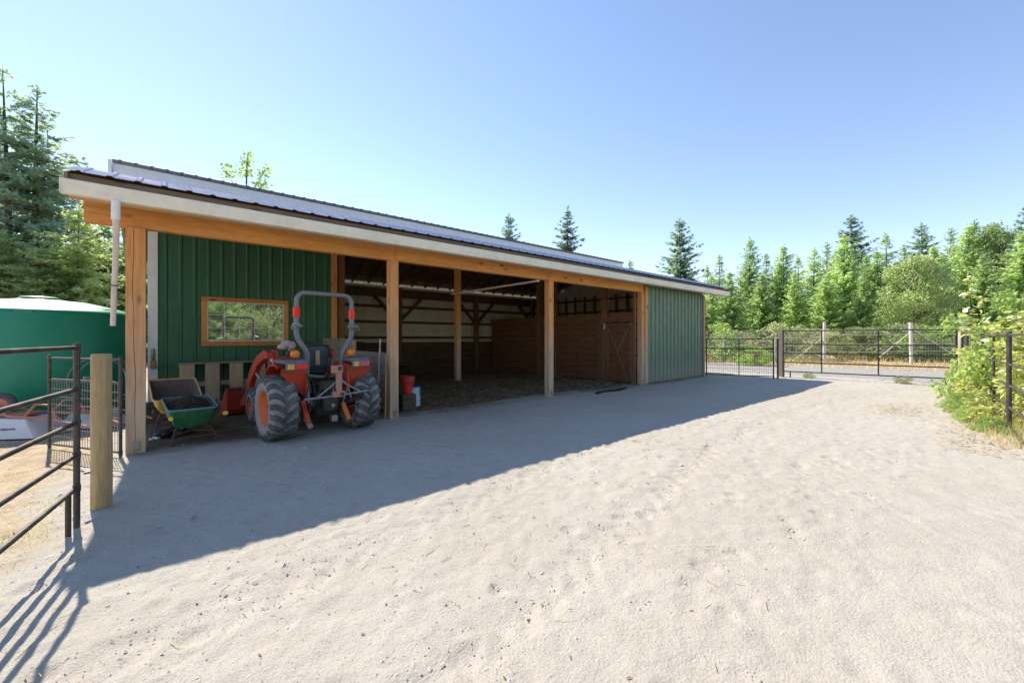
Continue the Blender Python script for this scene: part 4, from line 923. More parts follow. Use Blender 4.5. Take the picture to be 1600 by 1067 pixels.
for s in (-1, 1): MB().prism([(2.62, .56), (2.615, .10), (2.70, .015), (3.27, .015), (3.20, .12), (2.80, .50)], 'x', s * .78 - .008, s * .78 + .008).build('bucket_side', 'red', bk, False, True)
MB().span((-.79, 2.60, .525), (.79, 2.70, .565), .006).build('bucket_edge', 'rustframe', bk, False, True)
for x in (-.5, .5): MB().box((x, 2.585, .32), (.08, .07, .30), None, .01).build('bucket_bracket', 'rustframe', bk, False, True)
# rag hanging over the left fender rail
mb = MB(); r = random.Random(3)
for k in range(12):
    rr = Matrix.Rotation(r.uniform(0, 3), 3, 'Z') @ Matrix.Rotation(r.uniform(-.7, .7), 3, 'X'); mb.box((r.uniform(-.09, .09), r.uniform(-.06, .06), r.uniform(-.04, .05)), (.13, .10, .07), rr, .03)
o = mb.build('rag', 'rag', None, True, True); v = T.matrix_basis @ Vector((-.50, .14, 1.43)); o.location = v; tag(o, 'crumpled red and white patterned rag on the tractor beside its left signal lamp', 'rag')
MB().tube([(-.46, -.12, 1.33), (-.46, .15, 1.36), (-.40, .5, 1.25)], .014, 8).build('grab_rail', 'steel', T, True, True)

# ------------------------------------------------------------------ water tank
tk = thing('water_tank', 'large green plastic water tank with domed top beside the barn corner', 'water tank', (-1.93, 12.42, 0))
MB().lathe([(0, .0), (1.40, .0), (1.43, .03), (1.43, 1.0), (1.43, 1.98), (1.41, 2.04), (1.36, 2.07)], (0, 0, 0), 'z', 72).build('body', 'tank', tk, True, True, 50)
dm = MB().lathe([(1.36, 2.07), (1.30, 2.10), (1.0, 2.20), (.7, 2.27), (.30, 2.31), (0, 2.32)], (0, 0, 0), 'z', 72).build('dome', 'tank', tk, True, True, 60)
MB().lathe([(0, 2.37), (.24, 2.37), (.27, 2.35), (.27, 2.27)], (0, 0, 0), 'z', 32).build('lid', 'tank', dm, True, True)
for k in range(8):
    a = k * math.pi / 4 + .2; MB().bar((.35 * math.cos(a), .35 * math.sin(a), 2.305), (1.25 * math.cos(a), 1.25 * math.sin(a), 2.12), .10, .02).build('dome_rib', 'tank', dm, False, True)
a = math.atan2(-12.4, 1.9); MB().box((1.41 * math.cos(a - .12), 1.41 * math.sin(a - .12), 2.00), (.03, .22, .08), Matrix.Rotation(a - .12, 3, 'Z'), .01).build('moulded_pad', 'tank', tk, False, True)

# ------------------------------------------------------------------ corral panels, gates, fences
def lerp(a, b, t): return tuple(x + (y - x) * t for x, y in zip(a, b))
def panel(name, label, cat, p0, p1, zs, ups, rad=.017, postrad=.022, top=None, legs=(), group=None, zoff=0):
    """pipe rails between two end uprights; ups = fractions with an upright"""
    t = thing(name, label, cat, (p0[0], p0[1], 0), 0, group)
    tz = top or max(zs)
    for z in zs: MB().tube([(p0[0], p0[1], z), (p1[0], p1[1], z)], rad, 10).build('rail', 'pipe', t, True)
    for u in ups:
        q = lerp(p0, p1, u); end = u in (0, 1)
        MB().tube([(q[0], q[1], zoff if end else min(zs)), (q[0], q[1], tz + (.02 if end else 0))], postrad if end else rad * .95, 10).build('upright', 'pipe', t, True)
    for u in legs:
        q = lerp(p0, p1, u); MB().tube([(q[0], q[1], 0), (q[0], q[1], min(zs))], rad * 1.05, 10).build('foot', 'pipe', t, True)
    for u in (0, 1):
        if u in ups:
            q = lerp(p0, p1, u)
            for z in zs: MB().tube([(q[0], q[1], z - .026), (q[0], q[1], z + .026)], postrad + .004, 10).build('collar', 'pipe', t, True)
    return t
def wire_mesh(t, p0, p1, z0, z1, dv, dh, mat='darkwire', r=.0028, name='wire_mesh'):
    mb = MB(); L = math.dist(p0, p1); n = int(L / dv); n2 = max(1, round((z1 - z0) / dh))
    for i in range(1, n): q = lerp(p0, p1, i / n); mb.tube([(q[0], q[1], z0), (q[0], q[1], z1)], r, 4, False)
    for j in range(n2 + 1):
        z = z0 + (z1 - z0) * j / n2; mb.tube([(p0[0], p0[1], z + .001), (p1[0], p1[1], z + .001)], r, 4, False)
    o = mb.build(name, mat, t); o['kind'] = 'stuff'; return o
panel('corral_panel', 'dark pipe corral panel at the left edge, nearest the camera', 'panel', (-.55, 4.86), (-1.14, 1.0), (.33, .60, .865, 1.135, 1.475), (0, 1), .0175, .0215, 1.49, (.045,), 'pipe corral panels')
panel('corral_panel', 'dark pipe corral panel just behind the camera', 'panel', (-1.16, .94), (-1.72, -2.7), (.33, .60, .865, 1.135, 1.475), (0, 1), .0175, .0215, 1.49, (.5,), 'pipe corral panels')
t = thing('wooden_post', 'stout pale treated wooden post at the end of the left corral panel', 'post', (-.44, 5.26, 0))
mb = MB(); mb.tube([(0, 0, -.02), (.002, 0, .5), (0, .002, 1.0), (0, 0, 1.395), (0, 0, 1.41)], [.074, .073, .072, .071, .066], 18); mb.build('post', 'treated', t, True, True)
for z in (.35, 1.2): MB().tube([(-.11, -.02, z), (-.07, 0, z)], .012, 6).build('bolt', 'steel', t, False, True)
gt = panel('mesh_gate', 'small pipe gate with wire mesh beside the water tank, ajar', 'gate', (-.44, 7.36), (-1.24, 8.62), (.06, .97, 1.27), (0, 1), .014, .019, 1.29)
wire_mesh(gt, (-.44, 7.36), (-1.24, 8.62), .07, .95, .055, .105, 'wire', .003)
gt = panel('walk_gate', 'narrow dark pipe gate with wire mesh between barn corner and wide gate', 'gate', (16.60, 7.50), (17.55, 5.42), (.08, 1.12, 1.49), (0, .5, 1), .019, .026, 1.5)
wire_mesh(gt, (16.60, 7.50), (17.55, 5.42), .09, 1.10, .075, .13, 'darkwire', .004)
wg = panel('wide_gate', 'wide five-rail dark pipe gate closing the yard at the far end', 'gate', (18.54, 5.39), (19.30, .80), (.23, .585, .94, 1.29, 1.81), (0, .26, .6, 1), .022, .03, 1.83, (.05, .95), zoff=0)
tag(MB().box((18.72, 5.50, .88), (.17, .17, 1.78), None, .008).build('gate_post', 'fence_wood', None), 'square tan wooden post at the hinge end of the wide gate', 'post')
tag(MB().tube([(17.62, 5.30, 0), (17.62, 5.30, 1.52)], .035, 10).build('gate_post', 'pipe', None), 'thin dark steel post between walk gate and wide gate', 'post')
t = thing('gate_post', 'tall grey round wooden post among brambles at the latch end of the wide gate', 'post', (20.6, .70, 0))
MB().tube([(0, 0, 0), (.0, .01, 1.2), (.0, 0, 2.32), (0, 0, 2.34)], [.125, .118, .11, .10], 14).build('post', 'fence_wood', t, True, True)
RH = (.08, .43, .78, 1.12, 1.60)
panel('corral_panel', 'dark pipe corral panel running out of the right edge of the picture', 'panel', (10.42, -.15), (6.9, -.46), RH, (0, 1), .020, .026, 1.63, (.5,), 'pipe corral panels')
panel('corral_panel', 'dark pipe corral panel half hidden by the tall brambles', 'panel', (10.54, -.14), (14.1, .18), RH, (0, .5, 1), .020, .026, 1.63, (.5,), 'pipe corral panels')
panel('corral_panel', 'dark pipe corral panel behind the brambles next to the wide gate', 'panel', (14.2, .19), (17.7, .52), RH, (0, .5, 1), .020, .026, 1.63, (.5,), 'pipe corral panels')
panel('corral_panel', 'short dark pipe panel joining the wide gate to the tall grey post', 'panel', (19.45, .68), (20.45, .72), (.23, .585, .94, 1.29, 1.78), (0, 1), .027, .032, 1.8, (), 'pipe corral panels')
def pole(name, label, px, Z, h, rad, mat, lean=(0, 0), parent=None, grp=None):
    x, y = at(px, Z); mb = MB().tube([(x, y, 0), (x + lean[0], y + lean[1], h - .02), (x + lean[0], y + lean[1], h)], [rad, rad * .93, rad * .85], 12)
    o = mb.build(name, mat, parent, True)
    if label: tag(o, label, 'post', grp)
    return o
A = at(1288, 24); B = at(1424, 24); C0 = at(1092, 24); D0 = at(1530, 24)
pf = thing('pasture_fence', 'rope and mesh fence with two white posts behind the wide gate', 'fence', (A[0], A[1], 0))
pole('post', None, 1288, 24, 2.46, .082, 'peeled', (.02, 0), pf); pole('post', None, 1424, 24, 2.44, .085, 'peeled', (.12, .05), pf)
pole('post', None, 1098, 24.5, 1.7, .09, 'fence_wood', (0, 0), pf); pole('post', None, 1212, 24.3, 1.5, .09, 'fence_wood', (0, 0), pf)
pole('post', None, 1530, 24, 2.2, .1, 'fence_wood', (0, 0), pf)
def P3(px, py, Z): a = at(px, Z); return (a[0], a[1], height(py, Z))
for q in ((P3(1236, 566, 24.1), P3(1284, 529, 24.1)), (P3(1372, 560, 24.3), P3(1421, 520, 24.3)), (P3(1428, 515, 24), P3(1486, 552, 24)), (P3(1408, 545, 24), P3(1390, 532, 24))):
    MB().tube(q, .026, 8).build('brace', 'peeled', pf, True)
for z, dz in ((1.50, .1), (1.05, .05), (.62, .03)):
    pts = []
    for k in range(17):
        u = k / 16; a = lerp(C0, A, u); pts.append((a[0], a[1], z + .25 * (u > .5) * (u - .5) - dz * math.sin(u * 6.28 * 1.5) ** 2))
    MB().tube(pts, .013, 6, False).build('rope', 'rope', pf, True)
for z in (1.75, 1.2, .75):
    MB().tube([(A[0], A[1], z), lerp((A[0], A[1], z), (B[0], B[1], z), .5)[:2] + (z - .05,), (B[0], B[1], z)], .013, 6, False).build('rope', 'rope', pf, True)
    MB().tube([(B[0], B[1], z), (D0[0], D0[1], z)], .013, 6, False).build('rope', 'rope', pf, True)
wire_mesh(pf, C0, A, .15, 1.9, .16, .15, 'wire', .006); wire_mesh(pf, B, D0, .15, 1.5, .16, .15, 'wire', .006)
bp = at(1366, 38)
ff = thing('paddock_fence', 'small pale post and rail fence far back between the two white posts', 'fence', (bp[0], bp[1], 0))
for px in (1330, 1366, 1371, 1394, 1407, 1460): pole('post', None, px, 38, 1.75 if px in (1366, 1371, 1407) else 1.45, .06, 'peeled', (0, 0), ff)
MB().tube((P3(1372, 527, 38), P3(1402, 549, 38)), .04, 6).build('brace', 'peeled', ff, True)
for z in (1.35, .9, .5): a, b_ = at(1300, 38), at(1500, 38); MB().tube([(a[0], a[1], z), (b_[0], b_[1], z)], .018, 6, False).build('rope', 'rope', ff, True)
pole('wooden_post', 'short brown wooden post behind the mesh of the walk gate', 1132, 27, 1.5, .10, 'fence_wood')
pole('wooden_post', 'short brown wooden post right of the left white fence post', 1306, 30, 1.75, .09, 'fence_wood')

# ------------------------------------------------------------------ upturned barrow in the left yard
bx, by = at(32, 6.55)
t = thing('wheelbarrow', 'upturned white wheelbarrow with faded red frame lying behind the left panel', 'wheelbarrow', (bx, by, 0), R(-32))
def ring(z, hx, hy, cx=0): return [(cx + hx * sx, hy * sy, z) for sx, sy in ((-1, -.86), (-.9, -1), (.9, -1), (1, -.86), (1, .86), (.9, 1), (-.9, 1), (-1, .86))]
vs = []; fs = []
for z, hx, hy in ((.01, .52, .34), (.05, .51, .335), (.22, .36, .27), (.29, .30, .22), (.30, .26, .19)): vs += ring(z, hx, hy)
for i in range(4):
    for j in range(8): fs.append((i * 8 + j, i * 8 + (j + 1) % 8, (i + 1) * 8 + (j + 1) % 8, (i + 1) * 8 + j))
fs.append(tuple(range(32, 40))); tub = MB().add(vs, fs).build('tub', 'whiteplastic', t, True, True, 35)
# dark maker's script on the tub side: an unreadable scribble in the photo
mb = MB(); n_ = Vector((0, -.40, .06))
pp = []
for k in range(40):
    u = k / 39; x = -.02 + .22 * u; z = .155 + .012 * math.sin(u * 44) * (1 if k % 5 else 1.8) - .004 * u
    yy = -(.335 - (z - .05) / .17 * .065) - .004; pp.append((x, yy, z))
mb.tube(pp, .0035, 5); mb.build('script_lettering', 'ink', tub, False, True)
w_ = MB().lathe([(.11, -.035), (.17, -.05), (.20, -.03), (.21, 0), (.20, .03), (.17, .05), (.11, .035)], (0, 0, 0), 'y', 28).build('wheel', 'rubber', t, True, True)
w_.location = (-.36, .12, .46); MB().lathe([(0, -.04), (.115, -.04), (.115, .04), (0, .04)], (0, 0, 0), 'y', 20).build('hub', 'redframe', w_, True, True)
for s in (-1, 1):
    MB().tube([(-.62, s * .06 + .12, .46), (-.36, s * .10 + .12, .46), (.0, s * .20, .34), (.55, s * .26, .30), (1.15, s * .28, .16)], .02, 8).build('handle', 'redframe', t, True, True)
    MB().tube([(.25, s * .22, .32), (.42, s * .24, .52), (.62, s * .24, .50), (.72, s * .26, .28)], .017, 8).build('leg', 'redframe', t, True, True)
MB().box((-.05, 0, .345), (.55, .30, .03), None, .008).build('tray_support', 'redframe', t, False, True)
MB().bar((-.30, 0, .32), (-.62, .12, .47), .14, .02).build('nose_guard', 'redframe', t, False, True)
bx, by = at(150, 7.3)
t = thing('garden_cart', 'second upturned white tub with red handles seen through the mesh gate', 'cart', (bx, by, 0), R(-50))
vs = []
for z, hx, hy in ((.01, .42, .30), (.04, .41, .295), (.20, .30, .22), (.25, .24, .17), (.26, .20, .14)): vs += ring(z, hx, hy)
MB().add(vs, fs).build('tub', 'whiteplastic', t, True, True, 35)
for s in (-1, 1): MB().tube([(-.45, s * .12, .30), (.1, s * .2, .29), (.9, s * .25, .10)], .02, 8).build('handle', 'redframe', t, True, True)
MB().tube([(.2, -.2, .30), (.3, -.2, .42), (.3, .2, .42), (.2, .2, .30)], .016, 8).build('leg', 'rustframe', t, True, True)
t = thing('garden_hose', 'coil of dark hose hanging beside the water tank behind the mesh gate', 'hose', (-1.0, 10.9, 0))
MB().tube([(-1.0 + .42 * math.cos(a) + .02 * a, 10.9 + .04 * math.sin(3 * a), .75 + .42 * math.sin(a)) for a in np.linspace(0, 12, 80)], .009, 6).build('coil', 'wire', t, True)
MB().tube([(-1.0, 10.95, 0), (-1.0, 10.95, 1.2)], .03, 8).build('stake', 'grey_z', t, True)

# ------------------------------------------------------------------ vegetation
def spray_quads(P, D, L, W, rg, flat=.5):
    """leafy sprays: rhombs starting at P along unit D"""
    n = len(P); up = np.stack([rg.normal(0, flat, n), rg.normal(0, flat, n), np.ones(n)], 1)
    S = np.cross(D, up); S /= np.linalg.norm(S, axis=1)[:, None] + 1e-9
    L = L[:, None]; W = W[:, None]
    return np.stack([P, P + D * L * .45 + S * W, P + D * L, P + D * L * .5 - S * W], 1)
def conifer(name, h, rad, seed, whorls=44, nb=7, base=.04, power=.85, droop=.25, spray=.34, dens=1.0, trunk='bark', fol='fir_light', gaps=0.0, rise=.35):
    rg = np.random.default_rng(seed); Q = []
    lean = rg.normal(0, .012, 2)
    for wv in range(whorls):
        t = (wv + rg.uniform(-.3, .3)) / whorls; t = min(max(t, 0), .985); z0 = h * (base + (1 - base) * t)
        R0 = rad * ((1 - t) ** power) * rg.uniform(.8, 1.12) + .06
        if gaps and rg.random() < gaps: continue
        k = max(3, int(nb * (.6 + .6 * (1 - t)))); a0 = rg.uniform(0, 6.28)
        for b_ in range(k):
            az = a0 + b_ * 6.283 / k + rg.normal(0, .25); L = R0 * rg.uniform(.42, 1.18)
            if gaps and rg.random() < gaps: continue
            m = max(4, int((L / .12) * dens) + 2); s = np.sort(rg.uniform(.03, 1, m)) ** .85
            slope = rise * (.2 + t) - droop * (1 - t)
            d0 = np.array([math.cos(az), math.sin(az), 0.]); X = L * s
            Pz = z0 + X * slope - droop * .55 * X * s + .22 * L * s ** 3
            P = np.stack([lean[0] * z0 + d0[0] * X, lean[1] * z0 + d0[1] * X, Pz], 1)
            for sg in (-1, 0, 1, -1, 1):
                ang = az + sg * rg.uniform(.5, 1.15, m); D = np.stack([np.cos(ang), np.sin(ang), rg.normal(-.12 if sg else .05, .28, m)], 1)
                D /= np.linalg.norm(D, axis=1)[:, None]
                ln = spray * (.55 + .7 * rg.random(m)) * (1.15 - .45 * s) * (.62 + .38 * min(1, L / rad * 1.6))
                Q.append(spray_quads(P + rg.normal(0, .04, (m, 3)), D, ln, ln * .16, rg))
    m = 26; P = np.stack([np.full(m, lean[0] * h), np.full(m, lean[1] * h), h - rg.random(m) * .9], 1); a = rg.uniform(0, 6.28, m)
    D = np.stack([np.cos(a) * .6, np.sin(a) * .6, np.full(m, .8)], 1); Q.append(spray_quads(P, D, np.full(m, .32), np.full(m, .04), rg))
    V = np.concatenate(Q).reshape(-1, 3); me = arr_mesh(name + '_crown', V, 4); me.materials.append(M[fol])
    mb = MB(); r0 = max(.07, h * .014)
    mb.tube([(0, 0, -.1), (lean[0] * h * .3, lean[1] * h * .3, h * .3), (lean[0] * h * .7, lean[1] * h * .7, h * .7), (lean[0] * h, lean[1] * h, h)], [r0 * 1.15, r0 * .85, r0 * .42, .012], 8)
    for k in range(30):
        z = h * rg.uniform(base, .85); t = (z / h - base) / (1 - base); a = rg.uniform(0, 6.28); L = rad * (1 - t) ** power * .8
        mb.tube([(lean[0] * z, lean[1] * z, z), (math.cos(a) * L, math.sin(a) * L, z + L * (rise * (.2 + t) - droop))], [r0 * .22, .01], 4, False)
    tm = mb.mesh(name + '_trunk'); tm.materials.append(M[trunk]); return me, tm, h
def broadleaf(name, h, rx, seed, nclump=60, leaves=220, leaf=.11, base=.12, fol='alder', trunk='bark', tips=None, round_=1.0, clump=.55):
    rg = np.random.default_rng(seed); Q = []; C = []
    for k in range(nclump):
        a = rg.uniform(0, 6.28); zz = rg.uniform(base, .97); prof = math.sin(math.pi * min(1, max(0, (zz - base + .08) / (1.12 - base))) ** .8) ** (.6 * round_)
        rr = rx * prof * math.sqrt(rg.uniform(.15, 1)); C.append((rr * math.cos(a), rr * math.sin(a), zz * h, rg.uniform(.6, 1.1) * clump))
    if tips: C += tips
    for (cx, cy, cz, cr) in C:
        m = int(leaves * (cr / clump) ** 1.5); v = rg.normal(0, 1, (m, 3)); v /= np.linalg.norm(v, axis=1)[:, None]; v *= cr * (rg.random(m) ** .45)[:, None]; v[:, 2] *= .75
        P = v + [cx, cy, cz]; D = rg.normal(0, 1, (m, 3)) + v / cr * .8; D[:, 2] -= .3; D /= np.linalg.norm(D, axis=1)[:, None]
        ln = leaf * rg.uniform(.7, 1.3, m); Q.append(spray_quads(P, D, ln, ln * .34, rg, 1.0))
    V = np.concatenate(Q).reshape(-1, 3); me = arr_mesh(name + '_crown', V, 4); me.materials.append(M[fol])
    mb = MB(); r0 = max(.03, h * .013); mb.tube([(0, 0, -.1), (.05 * rx, 0, h * .35), (0, .05 * rx, h * .85)], [r0, r0 * .75, r0 * .3], 8)
    for (cx, cy, cz, cr) in C[::2]:
        zb = max(.1 * h, cz - .35 * h * rg.uniform(.4, 1)); mb.tube([(0, 0, zb), (cx * .5, cy * .5, (zb + cz) * .5 + .05 * h), (cx, cy, cz)], [r0 * .4, r0 * .22, .01], 5, False)
    tm = mb.mesh(name + '_trunk'); tm.materials.append(M[trunk]); return me, tm, (12.6 if name == 'maple' else h)
K = {
 'L1': conifer('young_fir', 10, 3.6, 1, 44, 10, .02, .78, .20, .36),
 'L2': conifer('young_fir', 10, 3.7, 2, 42, 10, .02, .74, .24, .40),
 'L3': conifer('young_fir', 10, 3.2, 3, 44, 9, .02, .82, .15, .34),
 'P1': conifer('pale_fir', 10, 2.6, 4, 38, 8, .04, .8, .10, .34, .9, fol='fir_pale', gaps=.08),
 'P2': conifer('pale_fir', 10, 3.0, 5, 38, 8, .04, .85, .12, .36, .9, fol='fir_pale', gaps=.12),
 'D1': conifer('old_fir', 14, 5.2, 6, 40, 9, .05, .85, .30, .50, 1.0, 'bark_dark', 'fir_dark', .05),
 'D2': conifer('old_fir', 14, 4.4, 7, 40, 9, .06, .9, .35, .46, 1.0, 'bark_dark', 'fir_dark', .08),
 'T1': conifer('tall_fir', 17, 4.2, 8, 44, 8, .12, .55, .30, .46, .85, 'bark_dark', 'cedar', .20, .15),
 'T2': conifer('tall_fir', 17, 3.8, 9, 44, 8, .14, .6, .34, .46, .85, 'bark_dark', 'cedar', .25, .15),
 'A1': broadleaf('alder', 8, 2.4, 10, 90, 230, .15, .04, 'alder', clump=.75),
 'A2': broadleaf('alder', 8, 2.8, 11, 140, 240, .15, .04, 'alder', clump=.8),
 'C1': conifer('soft_fir', 9, 4.6, 21, 34, 9, .03, .62, .45, .42, 1.1, 'bark', 'alder', .04, .25),
 'S1': broadleaf('shrub', 4.5, 2.4, 12, 80, 300, .11, .0, 'shrub', clump=.6, round_=.7),
 'S2': broadleaf('shrub', 2.0, 1.6, 13, 40, 220, .09, .0, 'shrub', clump=.38, round_=.6),
 'G2': broadleaf('green_shrub', 2.0, 1.6, 14, 40, 220, .09, .0, 'maple', clump=.38, round_=.6),
 'W1': broadleaf('maple', 10.2, 3.0, 15, 26, 160, .2, .45, 'maple', clump=.7, tips=[(-1.2, .1, 11.6, .42), (-1.2, 0, 12.1, .28), (.0, .0, 12.4, .36), (-.1, .1, 11.8, .5), (.1, 0, 12.9, .24), (1.0, 0, 11.6, .36), (1.25, .1, 12.0, .26), (1.0, 0, 10.9, .5)]),
}
def tree(kind, px, py, Z, label, cat='tree', group=None, name=None, wide=1.0, seed=0):
    if px > 1020 and cat == 'tree' and Z > 20: Z = Z * 1.32
    me, tm, h0 = K[kind]; x, y = at(px, Z); h = height(py, Z); s = h / h0
    nm = name or {'L': 'young_fir_tree', 'C': 'spreading_fir_tree', 'P': 'pale_fir_tree', 'D': 'dark_fir_tree', 'T': 'tall_fir_tree', 'A': 'alder_tree', 'S': 'shrub', 'G': 'shrub', 'W': 'maple_tree'}[kind[0]]
    t = thing(nm, label, cat, (x, y, 0), random.Random(px * 7 + int(Z)).uniform(0, 6.28) if kind != 'W1' else cam.rotation_euler.z, group)
    t.scale = (s * wide, s * wide, s)
    link_mesh('crown', me, None, t); link_mesh('trunk', tm, None, t); return t
# distinct trees first: the label says which
tree('D1', 1065, 343, 44, 'large dark fir standing alone just right of the barn roof end')
tree('D2', 887, 323, 44, 'narrow dark fir rising above the middle of the barn roof, sharper of the two there')
tree('D1', 797, 337, 46, 'dark round-topped fir peeking over the roof left of the sharp one', wide=.85)
tree('P1', 985, 408, 42, 'small pale treetop just showing over the right end of the barn roof', wide=1.2)
tree('W1', 385, 247, 26, 'leafy bright green maple tips showing above the left part of the roof')
tree('D1', 1336, 337, 50, 'dark pointed fir towering over the light firs behind the left white fence post')
tree('D1', 1441, 349, 52, 'dark fir standing above the round bush behind the wide gate')
tree('P1', 1123, 400, 40, 'thin pale fir between the lone dark fir and the light firs', wide=1.1)
tree('P2', 1106, 415, 37, 'pale fir right behind the barn roof tip')
tree('L3', 1168, 375, 36, 'slim light green fir over the middle of the walk gate')
tree('P1', 1196, 398, 40, 'thin pale top right of the slim light green fir')
tree('L1', 1226, 384, 35, 'broad light green fir above the joint of the two gates')
tree('P2', 1250, 400, 41, 'pale fir behind the left end of the wide gate')
tree('L3', 1270, 388, 38, 'narrow fir just left of the left white fence post')
tree('P1', 1293, 380, 42, 'wispy pale top left of the tall pointed dark fir')
tree('L1', 1318, 368, 33, 'big light fir directly behind the left white fence post')
tree('L2', 1372, 392, 31, 'bright yellow-green fir midway between the two white fence posts', wide=.9)
tree('P2', 1388, 365, 43, 'pale fir top between the two tall dark firs')
tree('P1', 1412, 385, 45, 'small pale fir left of the dark fir over the round bush')
tree('A2', 1430, 402, 28, 'round olive alder bush behind the right white fence post', wide=.95)
tree('P1', 1487, 358, 42, 'thin pale spire right of the dark fir above the round bush')
tree('L1', 1512, 352, 34, 'tall light fir above the grey round post among brambles')
tree('P2', 1520, 345, 46, 'pale double top near the right edge over the brambles')
tree('P1', 1550, 350, 44, 'pale bluish fir top second from the right edge')
tree('A1', 1562, 352, 33, 'loose leafy tree near the right edge behind the brambles', wide=.8)
tree('D2', 1603, 318, 40, 'dark fir cut by the right edge, highest on that side', wide=.9)
tree('L2', 1600, 365, 30, 'broad light fir cut by the right edge of the picture')
FILL = ((1090, 440, 31, 'L2', 'low light fir touching the barn corner trim from behind'), (1140, 425, 30, 'L1', 'front-row light fir over the left half of the walk gate'), (1190, 430, 31, 'L2', 'wide front-row light fir over the right half of the walk gate'), (1245, 425, 31, 'L3', 'slim front-row light fir above the square tan gate post'), (1290, 430, 29, 'L2', 'broad front-row light fir crossing the left white fence post'), (1345, 425, 28, 'L3', 'slim front-row light fir right of the left white fence post'), (1398, 435, 30, 'L1', 'low light fir at the left flank of the round bush'), (1470, 400, 31, 'L1', 'light fir at the right flank of the round bush'), (1535, 400, 29, 'L2', 'broad light fir directly behind the tall bramble canes'), (1575, 395, 36, 'L3', 'slim light fir behind the brambles near the right edge'), (1112, 430, 35, 'L3', 'second-row slim fir just off the barn roof tip'), (1165, 420, 38, 'L2', 'second-row fir behind the middle of the walk gate'), (1215, 415, 38, 'L3', 'second-row slim fir left of the two-gate joint'), (1310, 400, 39, 'L3', 'second-row slim fir behind the left white fence post'), (1355, 400, 38, 'L2', 'second-row broad fir below the tall pointed dark fir'), (1460, 385, 38, 'L2', 'second-row broad fir behind the round bush'), (1500, 380, 39, 'L3', 'second-row slim fir over the latch end of the wide gate'), (1060, 445, 38, 'L2', 'light fir low behind the roof, below the lone dark fir'), (1030, 450, 42, 'L1', 'light fir hidden behind the roof, left of the lone dark fir'), (1640, 340, 32, 'L1', 'light fir just outside the right edge, nearer one'), (1690, 330, 30, 'L2', 'broad light fir outside the right edge'), (1750, 350, 34, 'D1', 'dark fir outside the right edge'))
for px, py, Z, k, lb in FILL: tree(k, px, py, Z, lb, group='young firs in the tree line behind the pasture')
for i, (px, py, Z, k, lb) in enumerate(((1150, 520, 29, 'S2', 'low brown shrub behind the walk gate'), (1228, 508, 27, 'S2', 'low brownish shrub at the joint of the two gates'), (1345, 512, 29, 'S1', 'wide low brown shrub between the two white fence posts'), (1395, 508, 27.5, 'S2', 'low dry shrub left of the right white fence post'), (1455, 512, 27, 'G2', 'bright green low shrub behind the right white fence post'), (1487, 512, 26, 'G2', 'bright green low shrub behind the right end of the wide gate'), (1180, 545, 23, 'G2', 'small fern-like green plant seen through the walk gate'), (1100, 505, 28, 'G2', 'green shrub seen past the barn corner'), (1270, 515, 29, 'S2', 'low brown shrub left of the left white fence post'))):
    tree(k, px, py, Z, lb, 'shrub', wide=(1.0 if k == 'S1' else 1.3))
# left side
tree('T1', 22, 112, 25, 'tallest sparse fir at the left edge with a dark bare trunk', wide=.95)
tree('T2', 52, 132, 25.5, 'second tall sparse fir from the left with its trunk showing through', wide=1.1)
tree('T1', 86, 196, 28, 'third tall fir from the left reaching towards the barn roof corner', wide=.95)
tree('T2', -12, 150, 27, 'tall fir cut by the left edge of the picture', wide=1.1)
tree('D2', 135, 262, 60, 'tiny distant fir top just above the left roof corner', wide=.7)
tree('C1', 118, 322, 22, 'spreading yellow-green fir beyond the water tank, under the roof corner', wide=.85)
tree('C1', 168, 345, 26, 'soft green fir between the downspout and the water tank', wide=1.1)
tree('C1', 62, 385, 21, 'low spreading fir directly behind the water tank dome')
tree('C1', 5, 360, 21, 'spreading fir at the left edge behind the water tank')
tree('C1', 215, 340, 29, 'green fir mostly hidden behind the corner post')
tree('A1', -50, 350, 21, 'alder beyond the left edge near the tall fir')
for px, py, Z in ((-70, 250, 30), (40, 300, 33), (100, 330, 34), (150, 360, 33), (190, 380, 31), (-20, 300, 32)):
    tree('D1', px, py, Z, 'dim dark fir deep in the left wood behind the spreading firs', group='dark firs deep in the left wood')
# wood behind the photographer, mirrored in the barn window
for i, (x, y, k, h) in enumerate(((.5, -9, 'A1', 7), (3.2, -10, 'L1', 9), (5.6, -9.2, 'A2', 7.5), (8.2, -10.5, 'L2', 10), (-2.5, -9.8, 'L2', 9), (11, -10, 'A1', 7), (1.8, -13, 'L1', 12), (6.8, -14, 'D1', 14), (10.5, -14, 'L2', 12), (4.3, -8.2, 'S1', 3.0), (7.2, -8, 'S1', 2.6), (14, -12, 'L1', 9))):
    me_, tm_, h0 = K[k]; t = thing('reflected_tree' if 0 else ('shrub' if k == 'S1' else 'edge_tree'), 'green tree of the wood edge mirrored in the barn window', 'tree', (x, y, 0), i * 1.3, 'trees mirrored in the window')
    t.scale = (h / h0,) * 3; link_mesh('crown', me_, None, t); link_mesh('trunk', tm_, None, t)

